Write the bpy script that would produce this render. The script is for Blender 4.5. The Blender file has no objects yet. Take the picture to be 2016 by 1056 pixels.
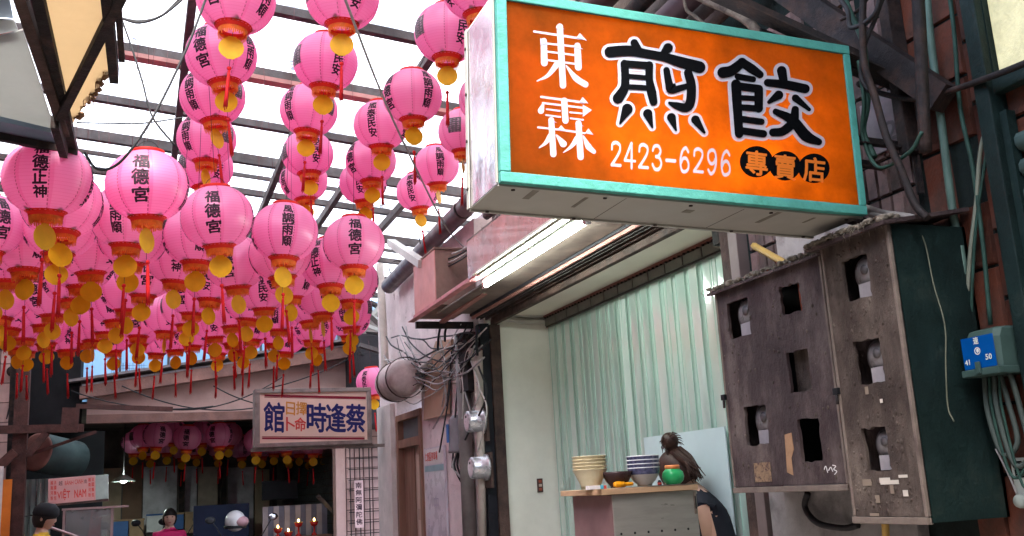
import bpy, bmesh, math, random
from mathutils import Vector, Matrix
random.seed(7)
S = bpy.context.scene
COL = S.collection
H = 1.5                                   # eye height of the photographer

# ------------------------------------------------------------------ camera
F_PX, CX, CY = 1940.0, 1008.0, 528.0      # calibrated from the vanishing points, photo is 2016 x 1056
_y = Vector((265 - CX, -(1000 - CY), -F_PX)).normalized()       # alley direction seen by the camera
_z = Vector((535 - CX, 8500 + CY, -F_PX)); _z = (_z - _z.dot(_y) * _y).normalized()
_x = _y.cross(_z)
ROT = Matrix((_x, _y, _z))
cd = bpy.data.cameras.new('camera'); cam = bpy.data.objects.new('camera', cd); COL.objects.link(cam)
cam.matrix_world = Matrix.Translation((0, 0, H)) @ ROT.to_4x4()
cd.sensor_width = 36.0; cd.lens = F_PX / 2016 * 36; cd.clip_start = 0.05; cd.clip_end = 4000
S.camera = cam

# ------------------------------------------------------------------ daylight
SUN_EL, SUN_AZ = math.radians(62), math.radians(200)
w = bpy.data.worlds.new('World'); S.world = w; w.use_nodes = True
nt = w.node_tree; bg = nt.nodes['Background']
sky = nt.nodes.new('ShaderNodeTexSky'); sky.sky_type = 'NISHITA'; sky.sun_disc = False
sky.sun_elevation = SUN_EL; sky.sun_rotation = SUN_AZ; sky.air_density = 1.0; sky.dust_density = 4.0; sky.ozone_density = 1.0
nt.links.new(sky.outputs[0], bg.inputs[0]); bg.inputs[1].default_value = 0.15
sl = bpy.data.lights.new('sun', 'SUN'); sl.energy = 1.5; sl.angle = math.radians(12); sl.color = (1, .96, .9)
sun = bpy.data.objects.new('sun', sl); COL.objects.link(sun)
sun.rotation_euler = Vector((math.sin(SUN_AZ) * math.cos(SUN_EL), math.cos(SUN_AZ) * math.cos(SUN_EL), math.sin(SUN_EL))).to_track_quat('Z', 'Y').to_euler()
S.view_settings.view_transform = 'Standard'; S.view_settings.look = 'None'
S.view_settings.gamma = 1.0; S.view_settings.use_curve_mapping = False
S.view_settings.exposure = 2.95
S.cycles.use_denoising = True
S.cycles.max_bounces = 10; S.cycles.diffuse_bounces = 5; S.cycles.glossy_bounces = 3
S.cycles.transmission_bounces = 6; S.cycles.transparent_max_bounces = 12
S.cycles.sample_clamp_indirect = 6.0

# ------------------------------------------------------------------ measuring helpers
def ray(px, py): return ROT @ Vector((px - CX, -(py - CY), -F_PX))
def P(px, py, X=None, Y=None, Z=None):
    """point of the place seen at a photo pixel, on a known plane (Z is height above the ground)"""
    r = ray(px, py)
    t = X / r.x if X is not None else (Y / r.y if Y is not None else (Z - H) / r.z)
    return Vector((r.x * t, r.y * t, r.z * t + H))

# ------------------------------------------------------------------ object helpers
LABELS = {}
def link(name, mesh, mat=None, parent=None):
    o = bpy.data.objects.new(name, mesh); COL.objects.link(o)
    if mat is not None and mesh is not None and not mesh.materials: mesh.materials.append(mat)
    if parent is not None: o.parent = parent
    return o
def tag(o, label, cat, group=None):
    o['label'] = label; o['category'] = cat
    if group: o['group'] = group
    return o
def thing(name, label, cat, loc=(0, 0, 0), rz=0.0, group=None):
    o = bpy.data.objects.new(name, None); COL.objects.link(o); o.empty_display_size = .1
    o.location = loc; o.rotation_euler = (0, 0, rz)
    return tag(o, label, cat, group)
class MB:
    """collects geometry for ONE mesh object"""
    def __init__(s): s.v = []; s.f = []; s.sm = []
    def add(s, vs, fs, smooth=False):
        n = len(s.v); s.v += [tuple(v) for v in vs]
        for f in fs: s.f.append(tuple(i + n for i in f)); s.sm.append(smooth)
        return s
    def box(s, x0, x1, y0, y1, z0, z1):
        return s.add([(x0,y0,z0),(x1,y0,z0),(x1,y1,z0),(x0,y1,z0),(x0,y0,z1),(x1,y0,z1),(x1,y1,z1),(x0,y1,z1)],
                     [(0,3,2,1),(4,5,6,7),(0,1,5,4),(1,2,6,5),(2,3,7,6),(3,0,4,7)])
    def bbox(s, x0, x1, y0, y1, z0, z1, b=.006):
        """box with bevelled edges"""
        bm = bmesh.new(); bmesh.ops.create_cube(bm, size=1)
        for v in bm.verts: v.co = Vector(((x0+x1)/2 + v.co.x*(x1-x0), (y0+y1)/2 + v.co.y*(y1-y0), (z0+z1)/2 + v.co.z*(z1-z0)))
        bmesh.ops.bevel(bm, geom=list(bm.edges), offset=b, segments=2, profile=.6, affect='EDGES')
        bm.verts.index_update()
        s.add([v.co for v in bm.verts], [[v.index for v in f.verts] for f in bm.faces]); bm.free(); return s
    def beam(s, a, b, w, h, up=(0, 0, 1)):
        a = Vector(a); b = Vector(b); d = (b - a).normalized(); u = Vector(up)
        sd = d.cross(u)
        if sd.length < 1e-4: sd = d.cross(Vector((0, 1, 0)))
        sd.normalize(); u = sd.cross(d)
        vs = []
        for p in (a, b):
            for i, j in ((-1,-1),(1,-1),(1,1),(-1,1)): vs.append(p + sd*(i*w/2) + u*(j*h/2))
        return s.add(vs, [(0,1,2,3),(7,6,5,4),(0,4,5,1),(1,5,6,2),(2,6,7,3),(3,7,4,0)])
    def angle(s, a, b, w, t=.006, up=(0, 0, 1), flip=1):
        """L-shaped steel bar"""
        a = Vector(a); b = Vector(b); d = (b - a).normalized(); u = Vector(up); sd = d.cross(u).normalized() * flip; u = u - u.dot(d) * d; u.normalize()
        s.beam(a + sd*w/2, b + sd*w/2, w, t, u); s.beam(a + u*(w/2 + t/2 + .0005), b + u*(w/2 + t/2 + .0005), t, w, u); return s
    def tube(s, pts, r, seg=8, cap=True):
        pts = [Vector(p) for p in pts]; n = len(pts); rr = r if isinstance(r, (list, tuple)) else [r]*n
        base = len(s.v); prev = None
        for i, p in enumerate(pts):
            d = (pts[min(i+1, n-1)] - pts[max(i-1, 0)]).normalized()
            if prev is None:
                a = d.cross(Vector((0, 0, 1)));  a = a if a.length > .05 else d.cross(Vector((0, 1, 0)))
            else: a = prev - prev.dot(d) * d
            a.normalize(); prev = a; b = d.cross(a)
            for k in range(seg):
                t = 2*math.pi*k/seg; s.v.append(tuple(p + (a*math.cos(t) + b*math.sin(t)) * rr[i]))
        for i in range(n-1):
            for k in range(seg):
                k2 = (k+1) % seg; s.f.append((base+i*seg+k, base+i*seg+k2, base+(i+1)*seg+k2, base+(i+1)*seg+k)); s.sm.append(True)
        if cap:
            s.f.append(tuple(base + k for k in range(seg))[::-1]); s.sm.append(False)
            s.f.append(tuple(base + (n-1)*seg + k for k in range(seg))); s.sm.append(False)
        return s
    def lathe(s, prof, seg=24, c=(0, 0, 0), axis='Z', closed=False, smooth=True):
        base = len(s.v); c = Vector(c)
        for r, z in prof:
            for k in range(seg):
                t = 2*math.pi*k/seg; p = (r*math.cos(t), r*math.sin(t), z)
                if axis == 'X': p = (z, r*math.cos(t), r*math.sin(t))
                if axis == 'Y': p = (r*math.sin(t), z, r*math.cos(t))
                s.v.append(tuple(c + Vector(p)))
        for i in range(len(prof)-1):
            for k in range(seg):
                k2 = (k+1) % seg; s.f.append((base+i*seg+k, base+i*seg+k2, base+(i+1)*seg+k2, base+(i+1)*seg+k)); s.sm.append(smooth)
        if closed:
            s.f.append(tuple(base + k for k in range(seg))[::-1]); s.sm.append(False)
            n = len(prof)-1; s.f.append(tuple(base + n*seg + k for k in range(seg))); s.sm.append(False)
        return s
    def poly(s, pts, ext):
        """flat outline given depth by the vector ext"""
        pts = [Vector(p) for p in pts]; e = Vector(ext); n = len(pts); b = len(s.v)
        s.v += [tuple(p) for p in pts] + [tuple(p + e) for p in pts]
        s.f.append(tuple(range(b, b+n))); s.f.append(tuple(range(b+2*n-1, b+n-1, -1))); s.sm += [False, False]
        for i in range(n):
            j = (i+1) % n; s.f.append((b+i, b+n+i, b+n+j, b+j)); s.sm.append(False)
        return s
    def sphere(s, c, r, seg=12, rings=8):
        rx, ry, rz = r if isinstance(r, (list, tuple)) else (r, r, r)
        b = len(s.v)
        for i in range(rings+1):
            t = math.pi*i/rings
            for k in range(seg):
                p = 2*math.pi*k/seg; s.v.append((c[0]+rx*math.sin(t)*math.cos(p), c[1]+ry*math.sin(t)*math.sin(p), c[2]-rz*math.cos(t)))
        for i in range(rings):
            for k in range(seg):
                k2 = (k+1) % seg; s.f.append((b+i*seg+k, b+i*seg+k2, b+(i+1)*seg+k2, b+(i+1)*seg+k)); s.sm.append(True)
        return s
    def mesh(s, name):
        m = bpy.data.meshes.new(name); m.from_pydata(s.v, [], s.f); m.update()
        m.polygons.foreach_set('use_smooth', s.sm); return m
    def build(s, name, mat, parent=None):
        m = s.mesh(name); bm = bmesh.new(); bm.from_mesh(m)
        bmesh.ops.recalc_face_normals(bm, faces=bm.faces); bm.to_mesh(m); bm.free()
        return link(name, m, mat, parent)
def box(name, mat, parent, x0, x1, y0, y1, z0, z1, b=0):
    m = MB()
    (m.bbox(x0, x1, y0, y1, z0, z1, b) if b else m.box(x0, x1, y0, y1, z0, z1))
    return m.build(name, mat, parent)
def curve_pts(pts, n=8):
    """Catmull-Rom through the points"""
    pts = [Vector(p) for p in pts]; out = []
    q = [pts[0]*2 - pts[1]] + pts + [pts[-1]*2 - pts[-2]]
    for i in range(1, len(q)-2):
        p0, p1, p2, p3 = q[i-1:i+3]
        for k in range(n):
            t = k/n; out.append(.5*((2*p1) + (p2-p0)*t + (2*p0-5*p1+4*p2-p3)*t*t + (3*p1-p0-3*p2+p3)*t**3))
    out.append(pts[-1]); return out
def sag(a, b, d, n=10):
    a = Vector(a); b = Vector(b)
    return [a.lerp(b, i/n) - Vector((0, 0, d*4*(i/n)*(1-i/n))) for i in range(n+1)]
def cable(name, pts, r, mat, parent=None, label=None, cat='cable', group=None, n=6, seg=6):
    o = MB().tube(curve_pts(pts, n) if n else pts, r, seg).build(name, mat, parent)
    if label: tag(o, label, cat, group)
    return o

# ------------------------------------------------------------------ materials
MATS = {}
def mat(name, col, rough=.6, metal=0.0, var=.2, scale=6.0, col2=None, amt=.45, scale2=4.0, soft=.08, bump=0.0, bscale=40.0, spec=.2,
        trans=None, tamt=.5, emit=None, estr=0, alpha=None, coat=0, stretch=None, tvar=0, orand=0):
    if name in MATS: return MATS[name]
    m = bpy.data.materials.new(name); m.use_nodes = True; MATS[name] = m
    t = m.node_tree; N = t.nodes; L = t.links; b = N['Principled BSDF']; out = N['Material Output']
    tc = N.new('ShaderNodeTexCoord'); co = tc.outputs['Object']
    if stretch:
        mp = N.new('ShaderNodeMapping'); mp.inputs['Scale'].default_value = stretch; L.new(co, mp.inputs[0]); co = mp.outputs[0]
    def noise(sc, det=6, rg=.6):
        n = N.new('ShaderNodeTexNoise'); n.inputs['Scale'].default_value = sc; n.inputs['Detail'].default_value = det; n.inputs['Roughness'].default_value = rg
        L.new(co, n.inputs['Vector']); return n.outputs[0]
    def mix(fac, a, c, mode='MIX'):
        x = N.new('ShaderNodeMix'); x.data_type = 'RGBA'; x.blend_type = mode
        if hasattr(fac, 'links'): L.new(fac, x.inputs[0])
        else: x.inputs[0].default_value = fac
        for i, q in ((6, a), (7, c)):
            if hasattr(q, 'links'): L.new(q, x.inputs[i])
            else: x.inputs[i].default_value = (*q, 1)
        return x.outputs[2]
    def ramp(f, lo, hi, a=0., c=1.):
        r = N.new('ShaderNodeMapRange'); L.new(f, r.inputs[0]); r.inputs[1].default_value = lo; r.inputs[2].default_value = hi
        r.inputs[3].default_value = a; r.inputs[4].default_value = c; return r.outputs[0]
    c = col
    if col2 is not None: c = mix(ramp(noise(scale2, 9, .68), 1-amt-soft, 1-amt+soft), col, col2)
    if var:
        v = ramp(noise(scale), .3, .7, 1-var, 1+var*.6); g = N.new('ShaderNodeCombineColor')
        for i in range(3): L.new(v, g.inputs[i])
        c = mix(1.0, c, g.outputs[0], 'MULTIPLY')
    if orand:
        oi = N.new('ShaderNodeObjectInfo'); v = ramp(oi.outputs['Random'], 0, 1, 1-orand, 1+orand*.5); g = N.new('ShaderNodeCombineColor')
        for i in range(3): L.new(v, g.inputs[i])
        c = mix(1.0, c, g.outputs[0], 'MULTIPLY')
    if hasattr(c, 'links'): L.new(c, b.inputs['Base Color'])
    else: b.inputs['Base Color'].default_value = (*c, 1)
    b.inputs['Roughness'].default_value = rough; b.inputs['Metallic'].default_value = metal
    b.inputs['Specular IOR Level'].default_value = spec
    if var: L.new(ramp(noise(scale*1.7), .3, .7, max(.03, rough-.12), min(1, rough+.12)), b.inputs['Roughness'])
    if coat: b.inputs['Coat Weight'].default_value = coat
    if emit: b.inputs['Emission Color'].default_value = (*emit, 1); b.inputs['Emission Strength'].default_value = estr
    if alpha is not None: b.inputs['Alpha'].default_value = alpha
    if bump:
        bp = N.new('ShaderNodeBump'); bp.inputs['Strength'].default_value = bump; bp.inputs['Distance'].default_value = .01
        L.new(noise(bscale, 8, .65), bp.inputs['Height']); L.new(bp.outputs[0], b.inputs['Normal'])
    if trans:
        tr = N.new('ShaderNodeBsdfTranslucent'); tr.inputs[0].default_value = (*trans, 1)
        if tvar: L.new(mix(ramp(noise(tvar, 9, .7), .38, .68), trans, tuple(q*.42 for q in trans)), tr.inputs[0])
        ms = N.new('ShaderNodeMixShader'); ms.inputs[0].default_value = tamt
        L.new(b.outputs[0], ms.inputs[1]); L.new(tr.outputs[0], ms.inputs[2]); L.new(ms.outputs[0], out.inputs[0])
    return m
def glassy(name, tint, clear=.5, rough=.08, trans=None, tamt=.5, gl=.12, fres=.9):
    """thin sheet: see-through share, milky share and a reflective skin"""
    m = bpy.data.materials.new(name); m.use_nodes = True; MATS[name] = m
    t = m.node_tree; N = t.nodes; L = t.links; out = N['Material Output']; N.remove(N['Principled BSDF'])
    a = N.new('ShaderNodeBsdfTransparent'); a.inputs[0].default_value = (*tint, 1)
    tr = N.new('ShaderNodeBsdfTranslucent'); tr.inputs[0].default_value = (*(trans or tint), 1)
    df = N.new('ShaderNodeBsdfDiffuse'); df.inputs[0].default_value = (*(trans or tint), 1)
    gs = N.new('ShaderNodeBsdfGlossy'); gs.inputs['Roughness'].default_value = rough; gs.inputs[0].default_value = (1, 1, 1, 1)
    def mx(f, x, y):
        q = N.new('ShaderNodeMixShader')
        if hasattr(f, 'links'): L.new(f, q.inputs[0])
        else: q.inputs[0].default_value = f
        L.new(x.outputs[0], q.inputs[1]); L.new(y.outputs[0], q.inputs[2]); return q
    milky = mx(1 - tamt, tr, df)
    tc = N.new('ShaderNodeTexCoord'); ns = N.new('ShaderNodeTexNoise'); ns.inputs['Scale'].default_value = 3; ns.inputs['Detail'].default_value = 8
    L.new(tc.outputs['Object'], ns.inputs['Vector'])
    mr = N.new('ShaderNodeMapRange'); L.new(ns.outputs[0], mr.inputs[0]); mr.inputs[1].default_value = .35; mr.inputs[2].default_value = .7
    mr.inputs[3].default_value = clear; mr.inputs[4].default_value = clear*.55
    body = mx(mr.outputs[0], milky, a)
    fr = N.new('ShaderNodeFresnel'); fr.inputs[0].default_value = 1.45
    ml = N.new('ShaderNodeMath'); ml.operation = 'MULTIPLY_ADD'; L.new(fr.outputs[0], ml.inputs[0]); ml.inputs[1].default_value = fres; ml.inputs[2].default_value = gl*.3
    L.new(mx(ml.outputs[0], body, gs).outputs[0], out.inputs[0]); return m

steel_dark = mat('dark rusty steel', (.022, .019, .019), .7, 0, .4, 9, (.07, .04, .03), .42, 7, .1, .5, 60)
steel_brown = mat('brown rusty steel', (.09, .055, .045), .7, 0, .35, 9, (.03, .022, .02), .45, 6, .12, .5, 60)
steel_grey = mat('weathered purlin steel', (.085, .075, .072), .7, 0, .35, 7, (.07, .05, .045), .45, 5, .1, .4, 50)
pink_wood = mat('faded pink board', (.42, .2, .17), .7, 0, .25, 10)
black = mat('black rubber', (.012, .013, .015), .5, 0, .3, 20)
wire_dark = mat('dark cable', (.03, .03, .032), .6, 0, .3, 30)
wire_grey = mat('grey cable', (.35, .33, .32), .6, 0, .3, 20)
wire_white = mat('dusty white cable', (.5, .47, .44), .6, 0, .3, 20)
wire_green = mat('dusty green cable', (.028, .07, .054), .6, 0, .4, 15)
cream = mat('cream paint', (.6, .56, .46), .55, 0, .1, 3)
white_metal = mat('grey white sheet metal', (.48, .47, .42), .45, 0, .12, 3, (.3, .28, .24), .3, 3, .2)
tube_glow = mat('lit fluorescent tube', (.9, .95, .9), .4, 0, 0, emit=(.88, 1, .93), estr=13)
# ------------------------------------------------------------------ lettering helpers
_txt = {}
def text_tris(s, off=0.0):
    """outline of a string as 2D points (fitted into 0..1 x 0..1) and triangles"""
    k = (s, off)
    if k in _txt: return _txt[k]
    c = bpy.data.curves.new('t', 'FONT'); c.body = s; c.fill_mode = 'FRONT'; c.offset = off; c.resolution_u = 2
    o = bpy.data.objects.new('t', c); COL.objects.link(o)
    bpy.context.view_layer.update()
    m = bpy.data.meshes.new_from_object(o.evaluated_get(bpy.context.evaluated_depsgraph_get()))
    v = [(p.co.x, p.co.y) for p in m.vertices]; f = [tuple(p.vertices) for p in m.polygons]
    bpy.data.objects.remove(o); bpy.data.curves.remove(c); bpy.data.meshes.remove(m)
    x0 = min(p[0] for p in v); x1 = max(p[0] for p in v); y0 = min(p[1] for p in v); y1 = max(p[1] for p in v)
    v = [((p[0]-x0)/(x1-x0), (p[1]-y0)/(y1-y0)) for p in v]
    _txt[k] = (v, f); return _txt[k]
def put_text(mb, s, fn, off=0.0, asp=1.0):
    """glyphs through fn(a, b); a heavier weight is built from shifted layers, each a hair above the last"""
    v, f = text_tris(s, 0.0)
    p0, p1, p2 = Vector(fn(.4, .5)), Vector(fn(.6, .5)), Vector(fn(.5, .7)); nrm = (p1 - p0).cross(p2 - p0)
    nrm = nrm.normalized() if nrm.length else Vector((0, 0, 1))
    w = off*2.2; sh = ((0, 0),) if not off else ((0, 0), (w, 0), (-w, 0), (0, w*.9), (0, -w*.9), (w*.7, w*.7), (-w*.7, -w*.7))
    for i, (dx, dy) in enumerate(sh):
        mb.add([Vector(fn(a + dx/len(s), b + dy)) + nrm*(.00012*i) for a, b in v], f)
def rect_fn(o, ux, uy):
    o = Vector(o); ux = Vector(ux); uy = Vector(uy)
    return lambda a, b: o + ux*a + uy*b
def stroke2d(pts, ws, steps=7, capn=10):
    """brush stroke of changing width as one outline (round ends): list of 2D points, counter-clockwise"""
    pts = [Vector((p[0], p[1], 0)) for p in pts]
    c = curve_pts(pts, steps) if len(pts) > 2 else [pts[0].lerp(pts[1], i/steps) for i in range(steps+1)]
    n = len(c); wl = []
    for i in range(n):
        t = i/(n-1)*(len(ws)-1); a = min(int(t), len(ws)-2); wl.append(ws[a] + (ws[a+1]-ws[a])*(t-a))
    return c, wl
def stroke_mesh(mb, pts, ws, fn, grow=0.0, dz=0.0):
    c, wl = stroke2d(pts, ws)
    n = len(c); L = []; R = []
    for i in range(n):
        d = (c[min(i+1, n-1)] - c[max(i-1, 0)]).normalized(); s = Vector((-d.y, d.x, 0)); h = wl[i]/2 + grow
        L.append(c[i] + s*h); R.append(c[i] - s*h)
    fs = [(i, i+1, n+i+1, n+i) for i in range(n-1)]
    mb.add([fn(p.x, p.y, dz) for p in L] + [fn(p.x, p.y, dz) for p in R], fs)
    for i, e in ((0, .00002), (n-1, .00004)):
        h = wl[i]/2 + grow
        mb.add([fn(c[i].x + h*math.cos(k*math.pi/8), c[i].y + h*math.sin(k*math.pi/8), dz + e) for k in range(16)], [tuple(range(16))])
# ================================================================== SETTING
def structure(o): o['kind'] = 'structure'; return o
asphalt = mat('alley concrete', (.16, .14, .13), .85, 0, .3, 3, (.09, .08, .08), .4, 2, .2, .4, 60)
structure(box('ground', asphalt, None, -60, 60, -60, 80, -.3, 0))

# ---- glazed roof over the alley: steel purlins across, rafters along, translucent sheets on top
ROOF_S = .1
def roof_z(X): return 3.0 + H - ROOF_S*X
roof = thing('glazed_alley_roof', 'translucent sheet roof on rusty steel purlins above the lanterns', 'roof', (0, 0, 0))
PUR = [3.75, 4.7, 5.65, 6.65, 7.59, 8.45, 9.4, 10.35, 11.3, 12.25, 13.2]
for i, y in enumerate(PUR):
    x1 = 2.33 if y < 6.6 else 3.4
    hh = .085 if i % 2 else .055
    a = Vector((-1.75, y, roof_z(-1.75))); b = Vector((x1, y + random.uniform(-.04, .04), roof_z(x1)))
    MB().beam(a, b, .06, hh).build('purlin', steel_grey, roof)
    if i in (3,):
        o = Vector((0, -.07, -.07)); MB().beam(a + o, b + o, .09, .03).build('board', pink_wood, roof)
    if i in (5, 7, 9):
        o = Vector((0, .45, .0)); MB().beam(a + o, b + o, .03, .035).build('purlin', steel_grey, roof)
RX = [-1.75, -.62, .24, 1.08, 1.72, 2.33, 3.4]
for i, x in enumerate(RX[1:-1]):
    MB().beam((x, 3.7, roof_z(x) - .085), (x + random.uniform(-.06, .06), 13.3, roof_z(x) - .085), .05, .07).build('rafter', steel_grey, roof)
MB().beam((3.3, 6.7, roof_z(3.3) - .06), (3.3, 13.3, roof_z(3.3) - .06), .05, .07).build('rafter', steel_grey, roof)
sheet = mat('milky roof sheet', (.8, .82, .84), .7, 0, .06, 2, (.55, .56, .56), .2, 3, .2, spec=.05, trans=(.66, .7, .74), tamt=.86, tvar=1.1)
for j in range(len(PUR)-1):
    for i in range(len(RX)-1):
        x0, x1, y0, y1 = RX[i] + .004, RX[i+1] - .004, PUR[j] + .002, PUR[j+1] + .03
        if x1 > 2.4 and y1 < 6.75: continue
        up = .05 + .004*((i + j) % 2); a = roof_z(x0) + up; b = roof_z(x1) + up
        n = 8; vs = []                      # shallow corrugation so that a sheet is not dead flat
        for k in range(n+1):
            x = x0 + (x1-x0)*k/n; z = a + (b-a)*k/n + .006*math.sin(k*2.4 + i)
            vs += [(x, y0, z + .01), (x, y1, z)]
        MB().add(vs, [(2*k, 2*k+2, 2*k+3, 2*k+1) for k in range(n)], True).build('roof_sheet', sheet, roof)

tag(box('added_shade_roof', mat('added shade roof zinc', (.2, .2, .2), .6, .3), None, 1.15, 2.9, -7, 3.55, 4.55, 4.62), 'unseen opaque roof added to shade the right side of the alley', 'roof')  # unseen roof, added to keep skylight off the near right wall
# ---- right-hand buildings, near part: tiled house wall
grout = mat('dark teal shade mortar', (.016, .026, .024), .9, 0, .4, 8, (.008, .015, .013), .5, 4, .2, .6, 50)  # dark teal of the shaded wall put into the mortar colour
tile_red = mat('red glazed brick tile', (.17, .05, .028), .5, 0, .4, 5, (.03, .03, .025), .42, 6, .2, .5, 60, orand=.5)
tile_pink = mat('dirty pinkish tile', (.30, .19, .17), .55, 0, .4, 6, (.05, .05, .047), .45, 7, .2, .5, 60, orand=.55)
house = thing('tiled_house_wall', 'dark grimy house wall faced with red and pinkish tiles behind meter cabinets', 'wall', (2.4, 2.3, 0))
box('wall', grout, house, .012, .4, -6.3, 1.2, 0, 5.5)
def tile_mesh(w, h, t=.012):
    m = MB(); b = .004
    m.add([(0,-w/2,-h/2),(0,w/2,-h/2),(0,w/2,h/2),(0,-w/2,h/2),(-t,-w/2+b,-h/2+b),(-t,w/2-b,-h/2+b),(-t,w/2-b,h/2-b),(-t,-w/2+b,h/2-b)],
          [(4,7,6,5),(0,4,5,1),(1,5,6,2),(2,6,7,3),(3,7,4,0),(0,1,2,3)]); return m.mesh('tile')
tm = tile_mesh(.108, .196); tm.materials.append(tile_red)
for c in range(4):
    for r in range(12):
        if random.random() < .04: continue
        o = link('tile', tm, None, house); o.location = (.012, -.29 + .115*c, 1.15 + .205*r + (.1 if c % 2 and c < 2 else 0)); o.rotation_euler = (random.uniform(-.006, .006), random.uniform(-.01, .01), 0)
tm2 = tile_mesh(.052, .12); tm2.materials.append(tile_pink)
for c in range(17):
    for r in range(9):
        if random.random() < .03: continue
        o = link('tile', tm2, None, house); o.location = (.012, .185 + .057*c, 2.22 + .127*r); o.rotation_euler = (random.uniform(-.01, .01), random.uniform(-.02, .02), random.uniform(-.02, .02))
plate_m = mat('grey number plate', (.17, .16, .17), .5, .2, .3, 12)
pl = thing('house_number_plate', 'worn grey embossed number plate on the pinkish tiles', 'plate', (2.4, 2.52, 2.66))
box('plate', plate_m, pl, -.012, -.004, -.14, .13, -.1, .1, .003)
m = MB(); put_text(m, '26', rect_fn((-.0135, .02, -.075), (0, -.12, 0), (0, 0, .07)), .01); m.build('lettering', mat('worn raised digits', (.09, .085, .09), .6), pl)
# iron straps, posts, window and shutter at the edge of the wall
post_g = mat('dark green post and shade', (.008, .021, .019), .6, 0, .5, 5, (.03, .035, .026), .3, 5, .15, .5, 40)  # post paint; also stands in for shade on the narrow cabinet's side
tag(MB().bbox(2.33, 2.398, 2.046, 2.10, .02, 5.3, .006).build('green_wall_post', post_g), 'dark green square post on the tiled wall beside the shutter', 'post')
tag(MB().bbox(2.335, 2.398, 2.395, 2.44, 2.5, 5.3, .006).build('upright_channel', steel_dark), 'dark upright steel channel between pinkish and red tiles', 'post')
win = thing('frosted_window', 'lit yellowish frosted window high on the wall above the roller shutter', 'window', (2.39, 1.82, 2.78))
box('pane', mat('lit frosted glass', (.75, .7, .42), .5, 0, .3, 14, (.55, .5, .25), .35, 9, .1, .5, 60, emit=(.9, .85, .45), estr=.045), win, -.012, 0, -.2, .22, -.17, .55, .003)
box('sill', post_g, win, -.04, .0, -.24, .235, -.22, -.175, .004); box('jamb', post_g, win, -.03, .0, .223, .236, -.173, .56)
shu = thing('roller_shutter', 'green grey roller shutter below the frosted window', 'shutter', (2.39, 1.775, 1.2))
slat_m = mat('green grey shutter slat', (.12, .19, .17), .45, .2, .3, 8)
for k in range(16):
    MB().lathe([(.0, -.24), (.03, -.24), (.03, .24), (0, .24)], 10, (0, 0, k*.08), 'Y').build('slat', slat_m, shu)
box('guide_rail', post_g, shu, -.035, 0, .245, .27, -1.15, 1.3)

# ---- right-hand buildings, middle part: shop
wallm = mat('peeling pinkish white plaster', (.68, .57, .56), .8, 0, .2, 4, (.3, .21, .19), .36, 6, .05, .8, 45)
conc = mat('stained concrete', (.24, .2, .18), .85, 0, .35, 5, (.1, .075, .07), .42, 3, .15, .6, 50)
shop = thing('dumpling_shop', 'open-fronted dumpling shop with cream interior and brown lintel', 'shop', (2.4, 3.5, 0))
sy = 3.5
box('upper_wall', conc, shop, .02, .3, 3.52 - sy, 6.62 - sy, H + 1.42, 4.9)
lint = box('lintel', steel_brown, shop, .06, .10, 3.62 - sy, 6.88 - sy, H + 1.19, H + 1.40, .005)
box('ceiling', mat('pale cream ceiling', (.74, .71, .6), .6, 0, .08, 2), shop, .102, 2.2, 3.5 - sy, 6.9 - sy, H + 1.265, H + 1.40)
wl = box('end_wall', mat('pale end wall', (.76, .75, .66), .6, 0, .1, 2, (.55, .54, .45), .3, 1.5, .3), shop, .045, 2.2, 6.9 - sy, 7.0 - sy, 0, H + 1.264)
box('back_wall', mat('shop back wall', (.6, .6, .52), .6, 0, .2, 1.2), shop, 2.2, 2.3, 3.4 - sy, 7.0 - sy, 0, H + 1.4)
box('side_wall', cream, shop, .1, 2.2, 3.4 - sy, 3.498 - sy, 0, H + 1.264)
box('shop_floor', mat('grey floor tile', (.3, .3, .28), .5), shop, -.05, 2.2, 3.5 - sy, 6.9 - sy, .004, .12)
chan = box('shutter_channel', mat('black shutter channel', (.02, .02, .026), .4, .3, .3, 10), shop, -.03, .04, 6.86 - sy, 6.97 - sy, 0, H + 1.2)
box('door_frame', steel_brown, shop, .042, .12, 6.84 - sy, 6.898 - sy, 0, H + 1.19)
box('near_jamb', steel_brown, shop, -.02, .1, 3.52 - sy, 3.61 - sy, 0, H + 1.30, .004)
box('guide_rail', mat('grey brown rail', (.2, .16, .15), .5, .3), shop, -.04, .02, 3.45 - sy, 3.515 - sy, 0, H + 1.30, .003)
box('bracket', steel_dark, shop, .03, .1, 3.66 - sy, 3.74 - sy, H + 1.02, H + 1.18)
slot = mat('dark shutter slot', (.02, .02, .025), .5, 0, .3, 9)
box('shutter_roll', slot, shop, -.10, .055, 3.62 - sy, 6.88 - sy, H + 1.255, H + 1.41)
for k, (x, wd, mm) in enumerate(((-.088, .014, pink_wood), (-.05, .008, steel_grey), (-.02, .006, steel_grey), (.02, .012, steel_brown))):
    box('slot_strip', mm, shop, x, x + wd, 3.62 - sy, 6.88 - sy, H + 1.235 - .002*k, H + 1.2545)
for k, z in enumerate((1.285, 1.235)):
    cable('wall_pipe', [(2.445, 6.875, H + z + .01), (2.6, 6.87, H + z), (2.75, 6.872, H + z - .015), (2.95, 6.875, H + z - .01)], .02, white_metal, None,
          ('upper' if k == 0 else 'lower') + ' white conduit running along the top of the pale end wall', 'pipe')
sw = thing('wall_switch', 'dark wall switch with red light on the pale end wall', 'switch', (2.79, 6.9, 1.5))
box('plate', mat('brown switch plate', (.07, .04, .035), .4), sw, -.022, .022, -.012, 0, -.05, .05, .003)
for k in range(3): box('button', mat('switch button %d' % (k % 2), ((.3, .08, .05), (.45, .35, .3))[k % 2], .4), sw, -.011, .011, -.017, -.012, -.037 + .028*k, -.017 + .028*k)

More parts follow.
